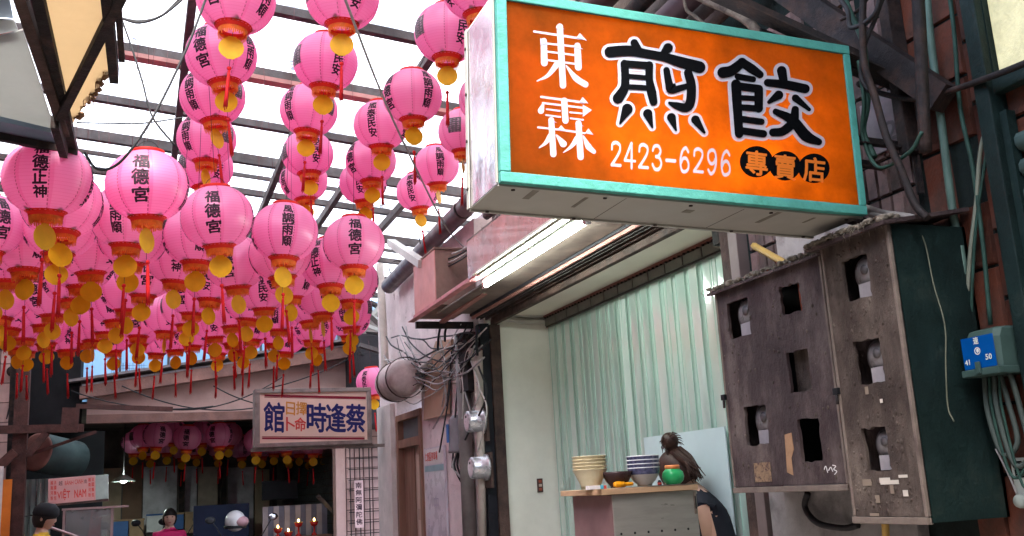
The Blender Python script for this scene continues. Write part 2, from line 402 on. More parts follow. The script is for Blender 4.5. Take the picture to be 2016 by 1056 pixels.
# canopy in front of the shop
can = thing('shop_canopy', 'projecting canopy box with fascia coloured like its pink reflection over the shop front', 'canopy', (1.95, 4.7, H + 1.28))
fascia = mat('fascia with pink reflection tint', (.5, .19, .17), .3, .0, .35, 4, (.3, .15, .12), .4, 5, .15, coat=.15)  # pink reflection put into the base colour
box('fascia', fascia, can, -.02, -.005, -1.2, 1.07, .01, .25)
box('top_panel', conc, can, -.02, .44, -1.2, 1.07, .252, .262)
box('underside', mat('brown canopy soffit', (.2, .15, .125), .6, 0, .3, 4, (.1, .07, .06), .4, 5, .2), can, .09, .342, -1.2, 2.14, -.012, 0)
box('mounting_board', white_metal, can, -.025, .085, -1.2, .88, -.012, .0)
MB().angle((-.03, -1.2, -.002), (-.03, .9, -.002), .025, .003, (0, 0, 1), -1).build('edge_trim', cream, can)
MB().angle((.0, .84, -.02), (.0, 2.47, -.02), .05, .005, (0, 0, 1), -1).build('front_angle_bar', mat('pink painted angle bar', (.55, .22, .22), .5, 0, .3, 8, (.2, .1, .09), .35, 9, .1), can)
MB().beam((.0, 2.42, -.05), (.47, 2.42, -.05), .04, .05).build('cross_bar', steel_dark, can)
MB().beam((.2, 1.4, -.006), (.2, 2.4, -.03), .04, .02).build('stay', pink_wood, can)
fix = thing('fluorescent_lamp', 'lit fluorescent tube lamp under the shop canopy', 'lamp', (2.0, 4.9, H + 1.255))
box('batten', mat('white batten', (.3, .3, .28), .4), fix, -.022, .022, -.78, .78, -.002, .012, .003)
MB().tube([(0, -.745, -.026), (0, .735, -.026)], .0155, 12).build('tube', tube_glow, fix)
for e in (-1, 1):
    MB().tube([(0, e*.735, -.026), (0, e*.765, -.026)], .0165, 12).build('end_cap', mat('pink end cap', (.6, .25, .3), .4), fix)
    box('holder', mat('white holder', (.6, .6, .58), .4), fix, -.012, .012, e*.772 - .008, e*.772 + .008, -.045, -.003)
wb = thing('wooden_box', 'weathered plywood box on the canopy frame with pink end', 'box', (2.15, 7.0, H + 1.32))
ply = mat('weathered plywood', (.3, .19, .15), .75, 0, .25, 5, (.16, .09, .075), .36, 4, .2, .3, 40)
box('carcass', ply, wb, -.15, .15, -.29, .3, .012, .4, .004)
box('bottom_board', ply, wb, -.17, .15, -.3, .3, -.012, .01); box('lid', ply, wb, -.16, .16, -.3, .31, .402, .416)
box('end_panel', mat('pink end board', (.62, .3, .27), .6, 0, .15, 6), wb, -.158, -.151, -.285, .295, .02, .395)  # pink panel set on one face of the box
# pieces leaning on the box, strip, pipes along the eaves
tag(MB().beam(P(770, 478, X=2.05), P(832, 520, X=2.0), .07, .06).build('white_gutter_end', white_metal), 'short white rectangular gutter sticking out above the plywood box', 'gutter')
brown_pipe = mat('dark brown drain pipe', (.10, .06, .065), .4, 0, .3, 5)
eave = MB().tube([P(960, 365, X=2.3), P(925, 400, X=2.3), P(845, 481, X=2.3), P(765, 564, X=2.3)], .075, 16).build('drain_pipe', brown_pipe)
tag(eave, 'thick dark brown drain pipe running along the eaves of plastered wall', 'pipe')
for k, yy in enumerate((6.9, 7.9, 9.0)): MB().lathe([(.079, -.015), (.082, -.015), (.082, .015), (.079, .015)], 16, (2.3, yy, H + 2.1 + .0*k), 'Y').build('clamp', steel_dark, eave)

# ---- right-hand buildings, far part: plastered house
far = thing('plastered_house', 'old plastered house front with peeling pinkish white paint', 'house', (2.4, 8.0, 0))
fy = 8.0
for nm, y0, y1, z0, z1 in (('wall', 6.98, 8.66, 0, H + 2.05), ('wall', 8.66, 9.58, H + .93, H + 2.05), ('wall', 9.58, 10.3, 0, H + 2.05)):
    box(nm, wallm, far, 0, .3, y0 - fy, y1 - fy, z0, z1)
box('upper_wall', wallm, far, .32, .6, 6.64 - fy, 10.3 - fy, H + 2.05, H + 2.3)
box('corner_pilaster', mat('white corner plaster', (.62, .55, .52), .8, 0, .15, 6, (.4, .33, .3), .3, 7, .1, .5, 40), far, -.05, -.001, 9.67 - fy, 10.25 - fy, 0, H + .88, .006)
wood = mat('brown wooden door frame', (.23, .12, .085), .6, 0, .3, 8, stretch=(1, 1, .2))
wood2 = mat('pale brown door leaf', (.4, .27, .22), .6, 0, .2, 6, stretch=(1, 1, .2))
dr = link('door', None, None, far); dr.location = (.02, 9.1 - fy, 0)
box('frame', wood, dr, -.04, .06, -.44, -.36, 0, H + .68, .004); box('frame', wood, dr, -.04, .06, .4, .48, 0, H + .68, .004); box('frame', wood, dr, -.035, .055, -.36, .4, H + .42, H + .5, .004); box('frame', wood, dr, -.04, .06, -.44, .48, H + .68, H + .74, .004)
box('transom_pane', mat('grey transom glass', (.12, .14, .15), .12, 0, .2, 5), dr, .02, .03, -.36, .4, H + .5, H + .68)
box('leaf', wood2, dr, .03, .06, -.36, .02, 0, H + .42); box('leaf', wood, dr, .02, .05, .025, .4, 0, H + .42)
for z0, z1 in ((H - .75, H - .25), (H - .15, H + .34)): box('panel', mat('beige door panel', (.52, .38, .31), .6, 0, .15, 6), dr, .022, .031, -.3, -.05, z0, z1, .004)
# ================================================================== DUMPLING SHOP SIGN
YS = 2.4
sx0, sx1, sz0, sz1, sd = .905, 2.128, H + .79, H + 1.365, .27      # box of the sign
sign = thing('light_box_sign', 'orange backlit dumpling shop sign box with teal frame and Chinese lettering', 'sign', ((sx0+sx1)/2, YS, sz0))
sign.rotation_euler = (0, .03, 0)
sw_, sh_ = sx1 - sx0, sz1 - sz0
def loc_face(q, dz):
    d = Matrix.Rotation(-.03, 3, 'Y') @ (q - sign.location); return (d.x, -.0046 - dz, d.z)
teal = mat('chalky teal paint', (.08, .33, .28), .6, 0, .3, 7, (.025, .13, .09), .36, 7, .12, .35, 60)
panel_m = mat('sheet metal sign panel', (.4, .4, .35), .4, .0, .14, 3, (.32, .31, .26), .4, 3, .25)
mirror_m = mat('crumpled bright sheet metal', (.5, .46, .48), .18, .85, .1, 3, bump=.35, bscale=5)
face_m = mat('orange sign film', (.16, .06, .008), .35, 0, .0, trans=(1, .4, .025), tamt=.72, tvar=2.2)
def fin(t, a): return mat('sign inside white', (.85, .83, .8), .6, 0, 0)
inside = fin(0, 0)
hx = sw_/2; fr = .03
# frame profiles (mitred look: uprights between rails)
MB().bbox(-hx, hx, -.012, .012, 0, fr, .003).build('bottom_rail', teal, sign); MB().bbox(-hx, hx, -.012, .012, sh_ - fr, sh_, .003).build('top_rail', teal, sign)
MB().bbox(-hx, -hx + fr, -.0115, .012, fr + .001, sh_ - fr - .001, .003).build('upright', teal, sign); MB().bbox(hx - fr*.8, hx, -.0115, .012, fr + .001, sh_ - fr - .001, .003).build('upright', teal, sign)
box('face', face_m, sign, -hx + fr - .002, hx - fr*.8 + .002, -.004, -.0005, fr - .002, sh_ - fr + .002)
box('underside', panel_m, sign, -hx, hx, .013, sd, 0, .004)
box('underside_lip', panel_m, sign, -hx, hx, sd - .012, sd + .001, -.006, -.0005); box('underside_lip', panel_m, sign, -hx, hx, .012, .022, -.005, -.0005)
box('top_panel', inside, sign, -hx, hx, .013, sd, sh_ - .004, sh_)
box('back_panel', inside, sign, -hx + .003, hx - .003, sd - .006, sd - .002, .005, sh_ - .005)
for sx_ in (-.21, .19): box('panel_seam', steel_dark, sign, sx_, sx_ + .0015, .024, sd - .013, -.0006, .0005)
streak = mat('grime streak', (.2, .19, .15), .6, 0, .3, 8)
for k, (x_, w_) in enumerate(((-.5, .02), (-.33, .012), (.02, .03), (.31, .016), (.46, .01))): box('grime_patch', streak, sign, x_, x_ + w_, .03 + .03*(k % 3), .12 + .04*(k % 2), -.0009, .0003)
# left end: bright sheet, slightly buckled
n = 10; vs = []; fs = []
for i in range(n+1):
    for j in range(n+1):
        y = .013 + (sd - .026)*i/n; z = .004 + (sh_ - .01)*j/n
        bz = max(0, 1 - j/3.5)*.006*math.sin(i*1.3 + j) if 0 < i < n and j > 0 else 0
        vs.append((-hx + bz - .001, y, z))
for i in range(n):
    for j in range(n): fs.append((i*(n+1)+j, (i+1)*(n+1)+j, (i+1)*(n+1)+j+1, i*(n+1)+j+1))
m = MB(); m.add(vs, fs, True); m.build('end_panel', mirror_m, sign)
box('end_lining', inside, sign, -hx + .008, -hx + .011, .014, sd - .01, .006, sh_ - .006)
box('end_panel', panel_m, sign, hx - .004, hx, .013, sd, .005, sh_ - .005)
box('corner_trim', panel_m, sign, -hx - .006, -hx - .003, sd - .02, sd + .002, 0, sh_); box('corner_trim', panel_m, sign, -hx - .005, -hx - .0025, .008, .02, .004, sh_)
screw = MB().lathe([(0, -.003), (.006, -.003), (.006, 0)], 10).mesh('screw'); screw.materials.append(steel_dark)
for k in range(5):
    for yy in (.03, sd - .02):
        o = link('screw', screw, None, sign); o.location = (-hx + .05 + k*(sw_ - .1)/4, yy, -.0062)
scr2 = MB().lathe([(0, -.003), (.005, -.003), (.005, 0)], 10, (0, 0, 0), 'X').mesh('screw'); scr2.materials.append(steel_dark)
for k in range(4):
    o = link('screw', scr2, None, sign); o.location = (-hx - .0065, sd - .012, .06 + k*.15)
# the fluorescent tubes inside
lamp_in = mat('tube inside sign', (.9, .9, .85), .4, 0, 0, emit=(1, .9, .75), estr=2.6)
MB().tube([(-.28, .13, .19), (.52, .13, .12)], .014, 10).build('tube', lamp_in, sign)
MB().tube([(-.42, .15, .38), (.30, .15, .36)], .014, 10).build('tube', mat('tube inside sign weak', (.9, .9, .85), .4, 0, 0, emit=(1, .9, .75), estr=.8), sign)
# lettering: brush strokes measured on the sign's face
def on_face(org, sc):
    def fn(x, y, dz):
        q = P(org[0] + x/sc, org[1] + y/sc, Y=YS - .004)
        return loc_face(q, dz)
    return fn
jian = [([(300,112),(352,195)],[62,50]), ([(592,155),(540,212)],[78,40]),
  ([(88,190),(250,180),(400,205),(560,235),(700,278),(865,322)],[88,86,70,70,88,96]),
  ([(215,292),(220,400),(215,500),(158,592)],[64,64,70,86]), ([(212,292),(424,308)],[56,58]), ([(428,305),(430,430),(450,540),(466,622)],[64,58,76,62]),
  ([(215,398),(430,415)],[36,36]), ([(215,490),(430,502)],[40,40]),
  ([(578,348),(600,470),(622,520),(750,488)],[50,62,60,44]), ([(765,372),(792,480),(785,620),(745,672),(660,655),(602,632)],[68,74,76,76,56,18]),
  ([(238,685),(176,808)],[88,12]), ([(415,725),(455,842)],[76,12]), ([(620,758),(660,868)],[72,12]), ([(828,778),(905,888)],[70,18])]
jiao = [([(85,165),(150,150),(230,88)],[78,74,60]), ([(225,88),(300,138),(360,180)],[60,64,50]), ([(195,195),(310,215)],[42,38]),
  ([(182,252),(190,400),(205,620)],[68,64,58]), ([(180,265),(350,285)],[56,54]), ([(350,288),(350,430)],[60,58]), ([(190,350),(350,360)],[34,34]), ([(190,422),(350,432)],[42,42]),
  ([(200,507),(370,530)],[44,42]), ([(210,595),(385,620)],[48,50]),
  ([(520,152),(535,232)],[66,56]), ([(415,240),(550,255),(695,285)],[50,60,62]), ([(498,332),(425,385)],[62,22]), ([(622,355),(724,440)],[50,22]),
  ([(475,455),(600,520),(700,635),(795,680)],[40,70,80,44]), ([(620,440),(605,530),(530,600),(455,610)],[50,66,60,54])]
dong = [([(78,82),(430,135)],[16,16]), ([(262,48),(285,468)],[46,46]), ([(147,150),(151,308)],[44,48]), ([(388,185),(395,338)],[46,50]), ([(165,168),(370,190)],[14,14]),
  ([(170,226),(370,252)],[14,14]), ([(170,287),(375,315)],[14,14]), ([(246,312),(175,398),(98,437)],[44,26,6]), ([(308,328),(375,415),(445,462)],[10,44,44]),
  ([(128,551),(440,592)],[16,16]), ([(140,595),(430,630)],[14,14]), ([(143,600),(126,650)],[14,46]), ([(293,578),(302,722)],[44,44]),
  ([(168,640),(262,652)],[12,12]), ([(163,682),(265,695)],[12,12]), ([(335,662),(418,670)],[12,12]), ([(338,705),(428,716)],[12,12]),
  ([(200,718),(215,962)],[42,44]), ([(106,770),(270,788),(440,812)],[14,14,14]), ([(195,830),(160,880),(112,918)],[40,26,6]), ([(237,826),(286,888)],[12,50]),
  ([(395,742),(410,982)],[44,46]), ([(385,850),(345,905),(287,950)],[40,26,6]), ([(430,832),(465,905),(505,945)],[10,44,30])]
serifs = [[(380,125),(405,95),(455,150)], [(362,195),(375,172),(427,212)], [(232,60),(236,42),(296,68)], [(120,130),(170,165),(122,180)], [(400,587),(425,553),(466,600)], [(425,608),(491,646),(425,696)],
  [(245,787),(270,755),(302,792)], [(440,812),(465,778),(501,824)], [(182,725),(186,708),(240,738)], [(378,750),(382,735),(434,764)]]
film_w = mat('white sign film', (.42, .46, .54), .35, 0, 0, trans=(.8, .84, .9), tamt=.2)
film_k = mat('black sign film', (.0015, .002, .003), .7, 0, 0, spec=.04)
film_o = mat('orange cut-out film', (.75, .22, .03), .35, 0, 0, trans=(1, .4, .05), tamt=.3)
for nm, org, sc, st in (('煎', (1180, 60), 4.4, jian), ('餃', (1400, 100), 3.771, jiao)):
    fn = on_face(org, sc); wm = MB(); km = MB()
    for i, (p, ws) in enumerate(st):
        stroke_mesh(wm, p, ws, fn, 28, .00006*i); stroke_mesh(km, p, ws, fn, 3, .0016 + .00006*i)
    # the white ground also shows inside the closed strokes
    wm.build('letter_outline', film_w, sign); km.build('lettering', film_k, sign)
m = MB(); fn = on_face((1030, 40), 3.641)
for i, (p, ws) in enumerate(dong): stroke_mesh(m, p, ws, fn, 0, .00005*i)
for i, t in enumerate(serifs): m.add([fn(x, y, .0014 + .00003*i) for x, y in t], [(0, 1, 2)])
m.build('lettering', film_w, sign)
# telephone number
dig = {'2': ([(.14,.72),(.2,.92),(.5,1),(.82,.9),(.84,.68),(.55,.38),(.12,.05)], [([(.12,.05),(.9,.05)], .13)]),
       '4': ([(.62,1),(.08,.3)], [([(.05,.28),(.98,.28)], .11), ([(.66,1),(.66,0)], .17)]),
       '3': ([(.12,.8),(.28,.97),(.62,.98),(.8,.78),(.6,.57),(.4,.54)], [([(.4,.54),(.68,.5),(.86,.27),(.66,.03),(.3,.02),(.1,.2)], .15)]),
       '6': ([(.82,.85),(.6,1),(.3,.85),(.14,.45),(.24,.08),(.5,0),(.8,.12),(.84,.36),(.64,.56),(.36,.54),(.18,.34)], []),
       '9': ([(.18,.15),(.4,0),(.7,.15),(.86,.55),(.76,.92),(.5,1),(.2,.88),(.16,.64),(.36,.44),(.64,.46),(.82,.66)], []),
       '-': ([(.1,.42),(.9,.42)], [])}
m = MB(); xs = 0
for i, ch in enumerate('2423-6296'):
    def fn(x, y, dz, i=i):
        u = (i + .08 + .84*x)/9
        q = P(1199 + 243*u, 327 + 19*u - 47*y, Y=YS - .004); return loc_face(q, dz)
    a, ex = dig[ch]; stroke_mesh(m, a, [.15]*2, fn, 0, .0001)
    for k, (p, wd) in enumerate(ex): stroke_mesh(m, p, [wd]*2, fn, 0, .0002 + .0001*k)
m.build('lettering', film_w, sign)
km = MB(); om = MB()
for i, (ch, cx_, cy_, rx) in enumerate((('專', 1489, 319, 33), ('賣', 1545, 327, 31), ('店', 1602, 332, 31))):
    def fn(x, y, dz):
        q = P(x, y, Y=YS - .004); return loc_face(q, dz)
    km.add([fn(cx_ + rx*math.cos(k*math.pi/14), cy_ + rx*.94*math.sin(k*math.pi/14) , .0003 + .00015*i) for k in range(28)], [tuple(range(28))])
    put_text(om, ch, lambda a, b, cx_=cx_, cy_=cy_: fn(cx_ - 21 + 42*a, cy_ + 24 - 47*b + 5*a, .0012), .012)
km.build('lettering_disc', film_k, sign); om.build('lettering', film_o, sign)
# arms that carry the sign from the wall
arms = thing('sign_bracket', 'dark steel angle arms tying the orange sign to the tiled wall', 'bracket', (2.4, 2.5, H + 1.2))
def arm(a, b, w=.03): MB().angle(Vector(a) - arms.location, Vector(b) - arms.location, w, .005).build('arm', steel_dark, arms)
arm((sx1 - .25, YS + .1, sz1 + .02), (2.4, YS + .1, sz1 - .1), .045); arm((sx1 - .02, YS + .03, sz1 - .34), (2.41, YS + .05, sz1 - .34), .025); arm((sx1 - .02, YS + .2, sz1 - .34), (2.41, YS + .2, sz1 - .36), .025)
arm((sx1 - .6, YS + .16, sz1 + .25), (2.4, YS + .02, sz1 - .14), .06); arm((sx1, YS + .2, sz0 + .03), (2.41, YS + .2, sz0 - .01), .03); arm((2.385, YS + .02, sz1 - .5), (2.385, YS + .02, sz1 + .4), .03)
# ================================================================== LANTERNS
R, B = .18, .163
def prof(t): return R*max(math.cos(t), 0)**.92, B*math.copysign(abs(math.sin(t))**1.0, t)
TM = math.radians(69)
def lantern_mat():
    m = bpy.data.materials.new('pink lantern silk'); m.use_nodes = True; t = m.node_tree; N = t.nodes; L = t.links; out = N['Material Output']; N.remove(N['Principled BSDF'])
    tc = N.new('ShaderNodeTexCoord'); sp = N.new('ShaderNodeSeparateXYZ'); L.new(tc.outputs['Object'], sp.inputs[0])
    def ma(op, a, b=None, c=None):
        n = N.new('ShaderNodeMath'); n.operation = op
        for i, q in enumerate((a, b, c)):
            if q is None: continue
            if hasattr(q, 'links'): L.new(q, n.inputs[i])
            else: n.inputs[i].default_value = q
        return n.outputs[0]
    ang = ma('ARCTAN2', sp.outputs[1], sp.outputs[0])
    # eight sewn seams: a slightly darker overlap band and a stitched (dashed) red line
    u = ma('FRACT', ma('MULTIPLY_ADD', ang, 8/(2*math.pi), 100.25)); d = ma('ABSOLUTE', ma('SUBTRACT', u, .5))
    rad = ma('SQRT', ma('ADD', ma('MULTIPLY', sp.outputs[0], sp.outputs[0]), ma('MULTIPLY', sp.outputs[1], sp.outputs[1])))
    dist = ma('MULTIPLY', ma('MULTIPLY', d, rad), 2*math.pi/8)
    stitch = ma('MULTIPLY', ma('LESS_THAN', dist, .0026), ma('GREATER_THAN', ma('FRACT', ma('MULTIPLY', sp.outputs[2], 70)), .35))
    band = ma('MULTIPLY', ma('LESS_THAN', ma('SUBTRACT', u, .5), .14), ma('GREATER_THAN', ma('SUBTRACT', u, .5), 0.0))
    rib = ma('LESS_THAN', ma('ABSOLUTE', ma('SUBTRACT', ma('FRACT', ma('MULTIPLY', ma('ARCSINE', ma('MULTIPLY', sp.outputs[2], 1/(B*1.001))), 26/(2*TM))), .5)), .42)
    ns = N.new('ShaderNodeTexNoise'); ns.inputs['Scale'].default_value = 7; L.new(tc.outputs['Object'], ns.inputs['Vector'])
    def mx(f, a, b):
        x = N.new('ShaderNodeMix'); x.data_type = 'RGBA'; L.new(f, x.inputs[0])
        for i, q in ((6, a), (7, b)):
            if hasattr(q, 'links'): L.new(q, x.inputs[i])
            else: x.inputs[i].default_value = (*q, 1)
        return x.outputs[2]
    c = mx(ma('MULTIPLY', band, .6), (.96, .34, .6), (.88, .15, .43))
    c = mx(ma('MULTIPLY', ma('SUBTRACT', 1, rib), .35), c, (.75, .08, .28))
    c = mx(ma('MULTIPLY', stitch, .8), c, (.35, .01, .04))
    c = mx(ma('MULTIPLY', ns.outputs[0], .25), c, (.98, .4, .62))
    oi = N.new('ShaderNodeObjectInfo'); c = mx(ma('MULTIPLY', oi.outputs['Random'], .28), c, (.98, .45, .6))
    df = N.new('ShaderNodeBsdfDiffuse'); tr = N.new('ShaderNodeBsdfTranslucent'); gl = N.new('ShaderNodeBsdfGlossy'); gl.inputs['Roughness'].default_value = .38
    L.new(c, df.inputs[0]); L.new(c, tr.inputs[0])
    a = N.new('ShaderNodeMixShader'); a.inputs[0].default_value = .68; L.new(df.outputs[0], a.inputs[1]); L.new(tr.outputs[0], a.inputs[2])
    b = N.new('ShaderNodeMixShader'); b.inputs[0].default_value = .05; L.new(a.outputs[0], b.inputs[1]); L.new(gl.outputs[0], b.inputs[2]); L.new(b.outputs[0], out.inputs[0])
    return m
silk = lantern_mat()
ink = mat('black lantern ink', (.03, .012, .022), .6, 0, .2, 30)
redp = mat('red lantern paper', (.62, .03, .02), .5, 0, .15, 20, trans=(.8, .05, .02), tamt=.35)
orange = mat('orange fringe', (.75, .15, .02), .55, 0, .3, 60, (.85, .35, .05), .4, 40, .1, trans=(.9, .25, .03), tamt=.4)
gold = mat('gold paper corner', (.24, .18, .06), .45, .3, .3, 40)
card_m = mat('yellow card', (.74, .45, .015), .45, 0, .15, 25, trans=(1, .58, .015), tamt=.42)
tassel_m = mat('red tassel', (.55, .012, .015), .6, 0, .35, 90, trans=(.8, .03, .02), tamt=.3)
string_m = mat('dark string', (.12, .05, .05), .7)
pic_m = mat('printed temple picture', (.10, .065, .075), .55, 0, .5, 60, (.4, .25, .28), .40, 45, .05)
NR = 26
def shade_mesh(seg=40):
    pr = []
    for i in range(NR):
        for f, bulge in ((0, 0), (.5, .0022)):
            t = -TM + 2*TM*(i + f)/NR; r, z = prof(t); pr.append((r + bulge*math.cos(t) - (0 if bulge else .0006), z + bulge*math.sin(t)))
    r, z = prof(TM); pr.append((r, z))
    return MB().lathe(pr, seg).mesh('shade')
def on_shade(u, v, lift):
    """u metres around, v metres up from the middle -> point on the shade; front is -Y"""
    t = v/((R + B)/2); r, z = prof(t); a = u/max(r, .06)*1.0 if False else u/R
    r += lift
    return (r*math.sin(a), -r*math.cos(a), z + lift*math.sin(t))
def column(mb, s, ang, seed):
    rnd = random.Random(seed); n = len(s); size = .076 if n == 3 else .062; pitch = .084 if n == 3 else .067
    for i, ch in enumerate(s):
        cv = (n-1)/2*pitch - i*pitch; sk = rnd.uniform(-.12, .12); sx = size*rnd.uniform(.86, 1.0); sy = size*rnd.uniform(.9, 1.05)
        def fn(a, b):
            x = (a-.5)*sx; y = (b-.5)*sy
            p = on_shade(x + sk*y*.3, cv + y + sk*x, .0026); c, q = math.cos(ang), math.sin(ang)
            return (p[0]*c - p[1]*q, p[0]*q + p[1]*c, p[2])
        put_text(mb, ch, fn, .017)
rad = math.radians
def text_mesh(cols, seed):
    out = []
    for s, a in cols:
        m = MB(); column(m, s, rad(a), seed + int(a)); out.append(m.mesh('inscription'))
    return out
C1 = (('福德宮', 0), ('風調雨順', 90), ('國泰民安', 270)); C2 = (('福德正神', 0), ('國泰民安', 90), ('風調雨順', 270))
T1 = text_mesh(C1, 1); T2 = text_mesh(C2, 2)
def pic_mesh():
    m = MB(); n = 6; vs = []
    for i in range(n+1):
        for j in range(n+1):
            p = on_shade(-.05 + .1*i/n, -.062 + .115*j/n, .002); vs.append((-p[0], -p[1], p[2]))
    m.add(vs, [(i*(n+1)+j, (i+1)*(n+1)+j, (i+1)*(n+1)+j+1, i*(n+1)+j+1) for i in range(n) for j in range(n)], True); return m.mesh('picture')
r0, z0 = prof(TM)
SH = {'shade': shade_mesh(), 'picture': pic_mesh()}
SH['top_ring'] = MB().lathe([(r0*.75, z0 - .004), (r0 + .004, z0 - .004), (r0 + .005, z0 + .014), (r0*.9, z0 + .018), (r0*.75, z0 + .016)], 24).mesh('top_ring')
SH['bottom_ring'] = MB().lathe([(r0 + .016, -z0 + .006), (r0 + .002, -z0 - .004), (r0, -z0 - .016), (r0*.8, -z0 - .016), (r0*.8, -z0)], 24).mesh('bottom_ring')
m = MB()
for k in range(44):                                     # fringe: separate hanging threads round the ring
    a = 2*math.pi*k/44; l = random.uniform(.03, .046); w = .0042; rr = r0 - .002
    ca, sa = math.cos(a), math.sin(a)
    p = [(rr*ca - w*sa, rr*sa + w*ca), (rr*ca + w*sa, rr*sa - w*ca)]; q = [((rr*.96)*ca - w*sa*.8, (rr*.96)*sa + w*ca*.8), ((rr*.96)*ca + w*sa*.8, (rr*.96)*sa - w*ca*.8)]
    m.add([(*p[0], -z0 - .012), (*p[1], -z0 - .012), (*q[1], -z0 - .012 - l), (*q[0], -z0 - .012 - l)], [(0, 1, 2, 3)])
m.lathe([(r0*.88, -z0 - .014), (r0*.88, -z0 - .034)], 20)
SH['fringe'] = m.mesh('fringe')
m = MB()
for k in range(1):
    a = math.pi/4 + k*math.pi/2; d = Vector((math.cos(a), math.sin(a), 0)); s = Vector((-d.y, d.x, 0)); b = d*(r0 + .004) + Vector((0, 0, -z0 + .004)); tp = d*(r0 + .036) + Vector((0, 0, -z0 + .018))
    m.add([b - s*.026, b + s*.026, tp, b + Vector((0, 0, -.006))], [(0, 1, 2), (0, 3, 1), (1, 3, 2), (2, 3, 0)])
SH['corner_flap'] = m.mesh('corner_flap')
zc = -z0 - .102
m = MB(); o = []
for k in range(28):
    a = 2*math.pi*k/28 + math.pi/28; o.append((.057*math.sin(a), 0, zc + .055*math.cos(a)))
m.poly([(x, -.0006, z) for x, y, z in o], (0, .0012, 0)); m.box(-.02, .02, -.0005, .0005, zc + .046, zc + .058); m.box(-.018, .018, -.0005, .0005, zc - .057, zc - .046)
SH['card'] = m.mesh('card')
m = MB(); m.tube([(0, .0024, -z0 - .01), (0, .0024, zc + .05), (0, .0026, zc - .05), (0, 0, zc - .095)], .0012, 5); SH['cord'] = m.mesh('cord')
zt = zc - .1
m = MB(); m.sphere((0, 0, zt), (.011, .008, .011), 8, 6); m.sphere((0, 0, zt - .016), (.0065, .0065, .008), 8, 5); m.lathe([(.0055, zt - .02), (.0075, zt - .035), (.0085, zt - .11), (.009, zt - .185)], 9, closed=True)
for k in range(7):
    a = k*.9; m.tube([(.006*math.cos(a), .006*math.sin(a), zt - .1), (.0085*math.cos(a), .0085*math.sin(a), zt - .188 - .008*(k % 3))], .0022, 4)
SH['tassel'] = m.mesh('tassel')
m = MB(); m.tube([(-.05*math.cos(t), 0, z0 + .012 + .05*math.sin(t)) for t in [math.pi*k/8 for k in range(9)]], .0015, 5); SH['handle'] = m.mesh('handle')
# simple lower-detail shade for far ones is not needed: all copies share one mesh
for k, mm in (('shade', silk), ('picture', pic_m), ('top_ring', redp), ('bottom_ring', redp), ('fringe', orange), ('corner_flap', gold), ('card', card_m), ('cord', string_m), ('tassel', tassel_m), ('handle', steel_dark)): SH[k].materials.append(mm)
for q in T1 + T2: q.materials.append(ink)
def lantern(p, face, style, label, group, hang, cardyaw=None, scale=1.0, fall=0.0, tassel=True):
    """face: degrees to the right of straight-at-the-camera where the first inscription sits"""
    t = thing('paper_lantern', label, 'lantern', p, 0, group)
    to = math.atan2(-p[0], p[1]) if abs(p[1]) > .01 else 0      # turns -Y towards the camera
    t.rotation_euler = (random.uniform(-.08, .08) + fall, random.uniform(-.08, .08), to + rad(face)); t.scale = (scale,)*3
    for k in ('shade', 'picture', 'top_ring', 'bottom_ring', 'fringe', 'handle'): link(k, SH[k], None, t)
    for k in range(4): link('corner_flap', SH['corner_flap'], None, t).rotation_euler = (0, 0, k*math.pi/2)
    for q in (T1 if style == 1 else T2): link('inscription', q, None, t)
    cy_ = rad(random.choice((0, 5, -8, 12, -18, 24, 40, -36, 76)) if cardyaw is None else cardyaw) - rad(face)
    for k in ('card', 'cord', 'tassel'):
        if k == 'tassel' and not tassel: continue
        c = link(k, SH[k], None, t); c.rotation_euler = (0 if k != 'tassel' else random.uniform(-.03, .03), 0, cy_)
    zz = (hang - p[2])/scale
    if zz > .25:
        hs = MB().tube([(0, 0, z0 + .06), (random.uniform(-.01, .01), 0, zz)], .0013, 4).build('hanging_string', string_m, t)
    return t
GH = 'pink paper lanterns hung in lines high under the roof'
GL = 'pink paper lanterns crowded in the low rows'
LH = 'pink paper lantern hanging high under the translucent roof, in one of its lines'
LL = 'pink paper lantern among the crowded low rows over the alley'
# lines high under the roof: (px, py, height above the eye, first inscription angle, style, card yaw, label)
hi = [(465,-2,2.29,-37,1,0), (436,110,2.27,-37,1,0), (419,190,2.25,-135,1,50), (407,274,2.23,-135,1,60), (405,330,2.21,120,1,62),
      (674,-6,2.40,115,1,0), (641,123,2.40,115,1,4), (608,218,2.40,-135,1,3), (606,304,2.38,110,1,0), (598,356,2.38,30,2,0),
      (880,66,2.47,120,1,0), (812,190,2.36,-57,1,15), (750,247,2.40,70,1,0), (730,318,2.33,-55,1,0), (715,360,2.33,80,1,0),
      (940,-25,2.45,20,1,0), (912,260,2.52,160,1,78), (957,195,2.5,60,1,0), (859,327,2.53,-80,1,70), (822,378,2.5,70,1,30)]
hl = {0: 'pink lantern cut by the roof edge above the lantern with grey red cap and gold corners'}
used = []
for i, (x, y, z, f, st, cy_) in enumerate(hi):
    ln, no = ((0, i), (1, i - 5), (2, i - 10), (3, i - 15))[min(i//5, 3)]
    lb = 'pink lantern, %s from roof front edge in the %s' % (('first', 'second', 'third', 'fourth', 'fifth')[no], ('line beside the cream awning', 'line between awning and sign lines', 'line beside the orange sign', 'short line partly behind the orange sign')[ln])
    p = P(x, y, Z=H + z); lantern(p, f, st, lb, GH, roof_z(p.x) - .02, cy_, tassel=True)
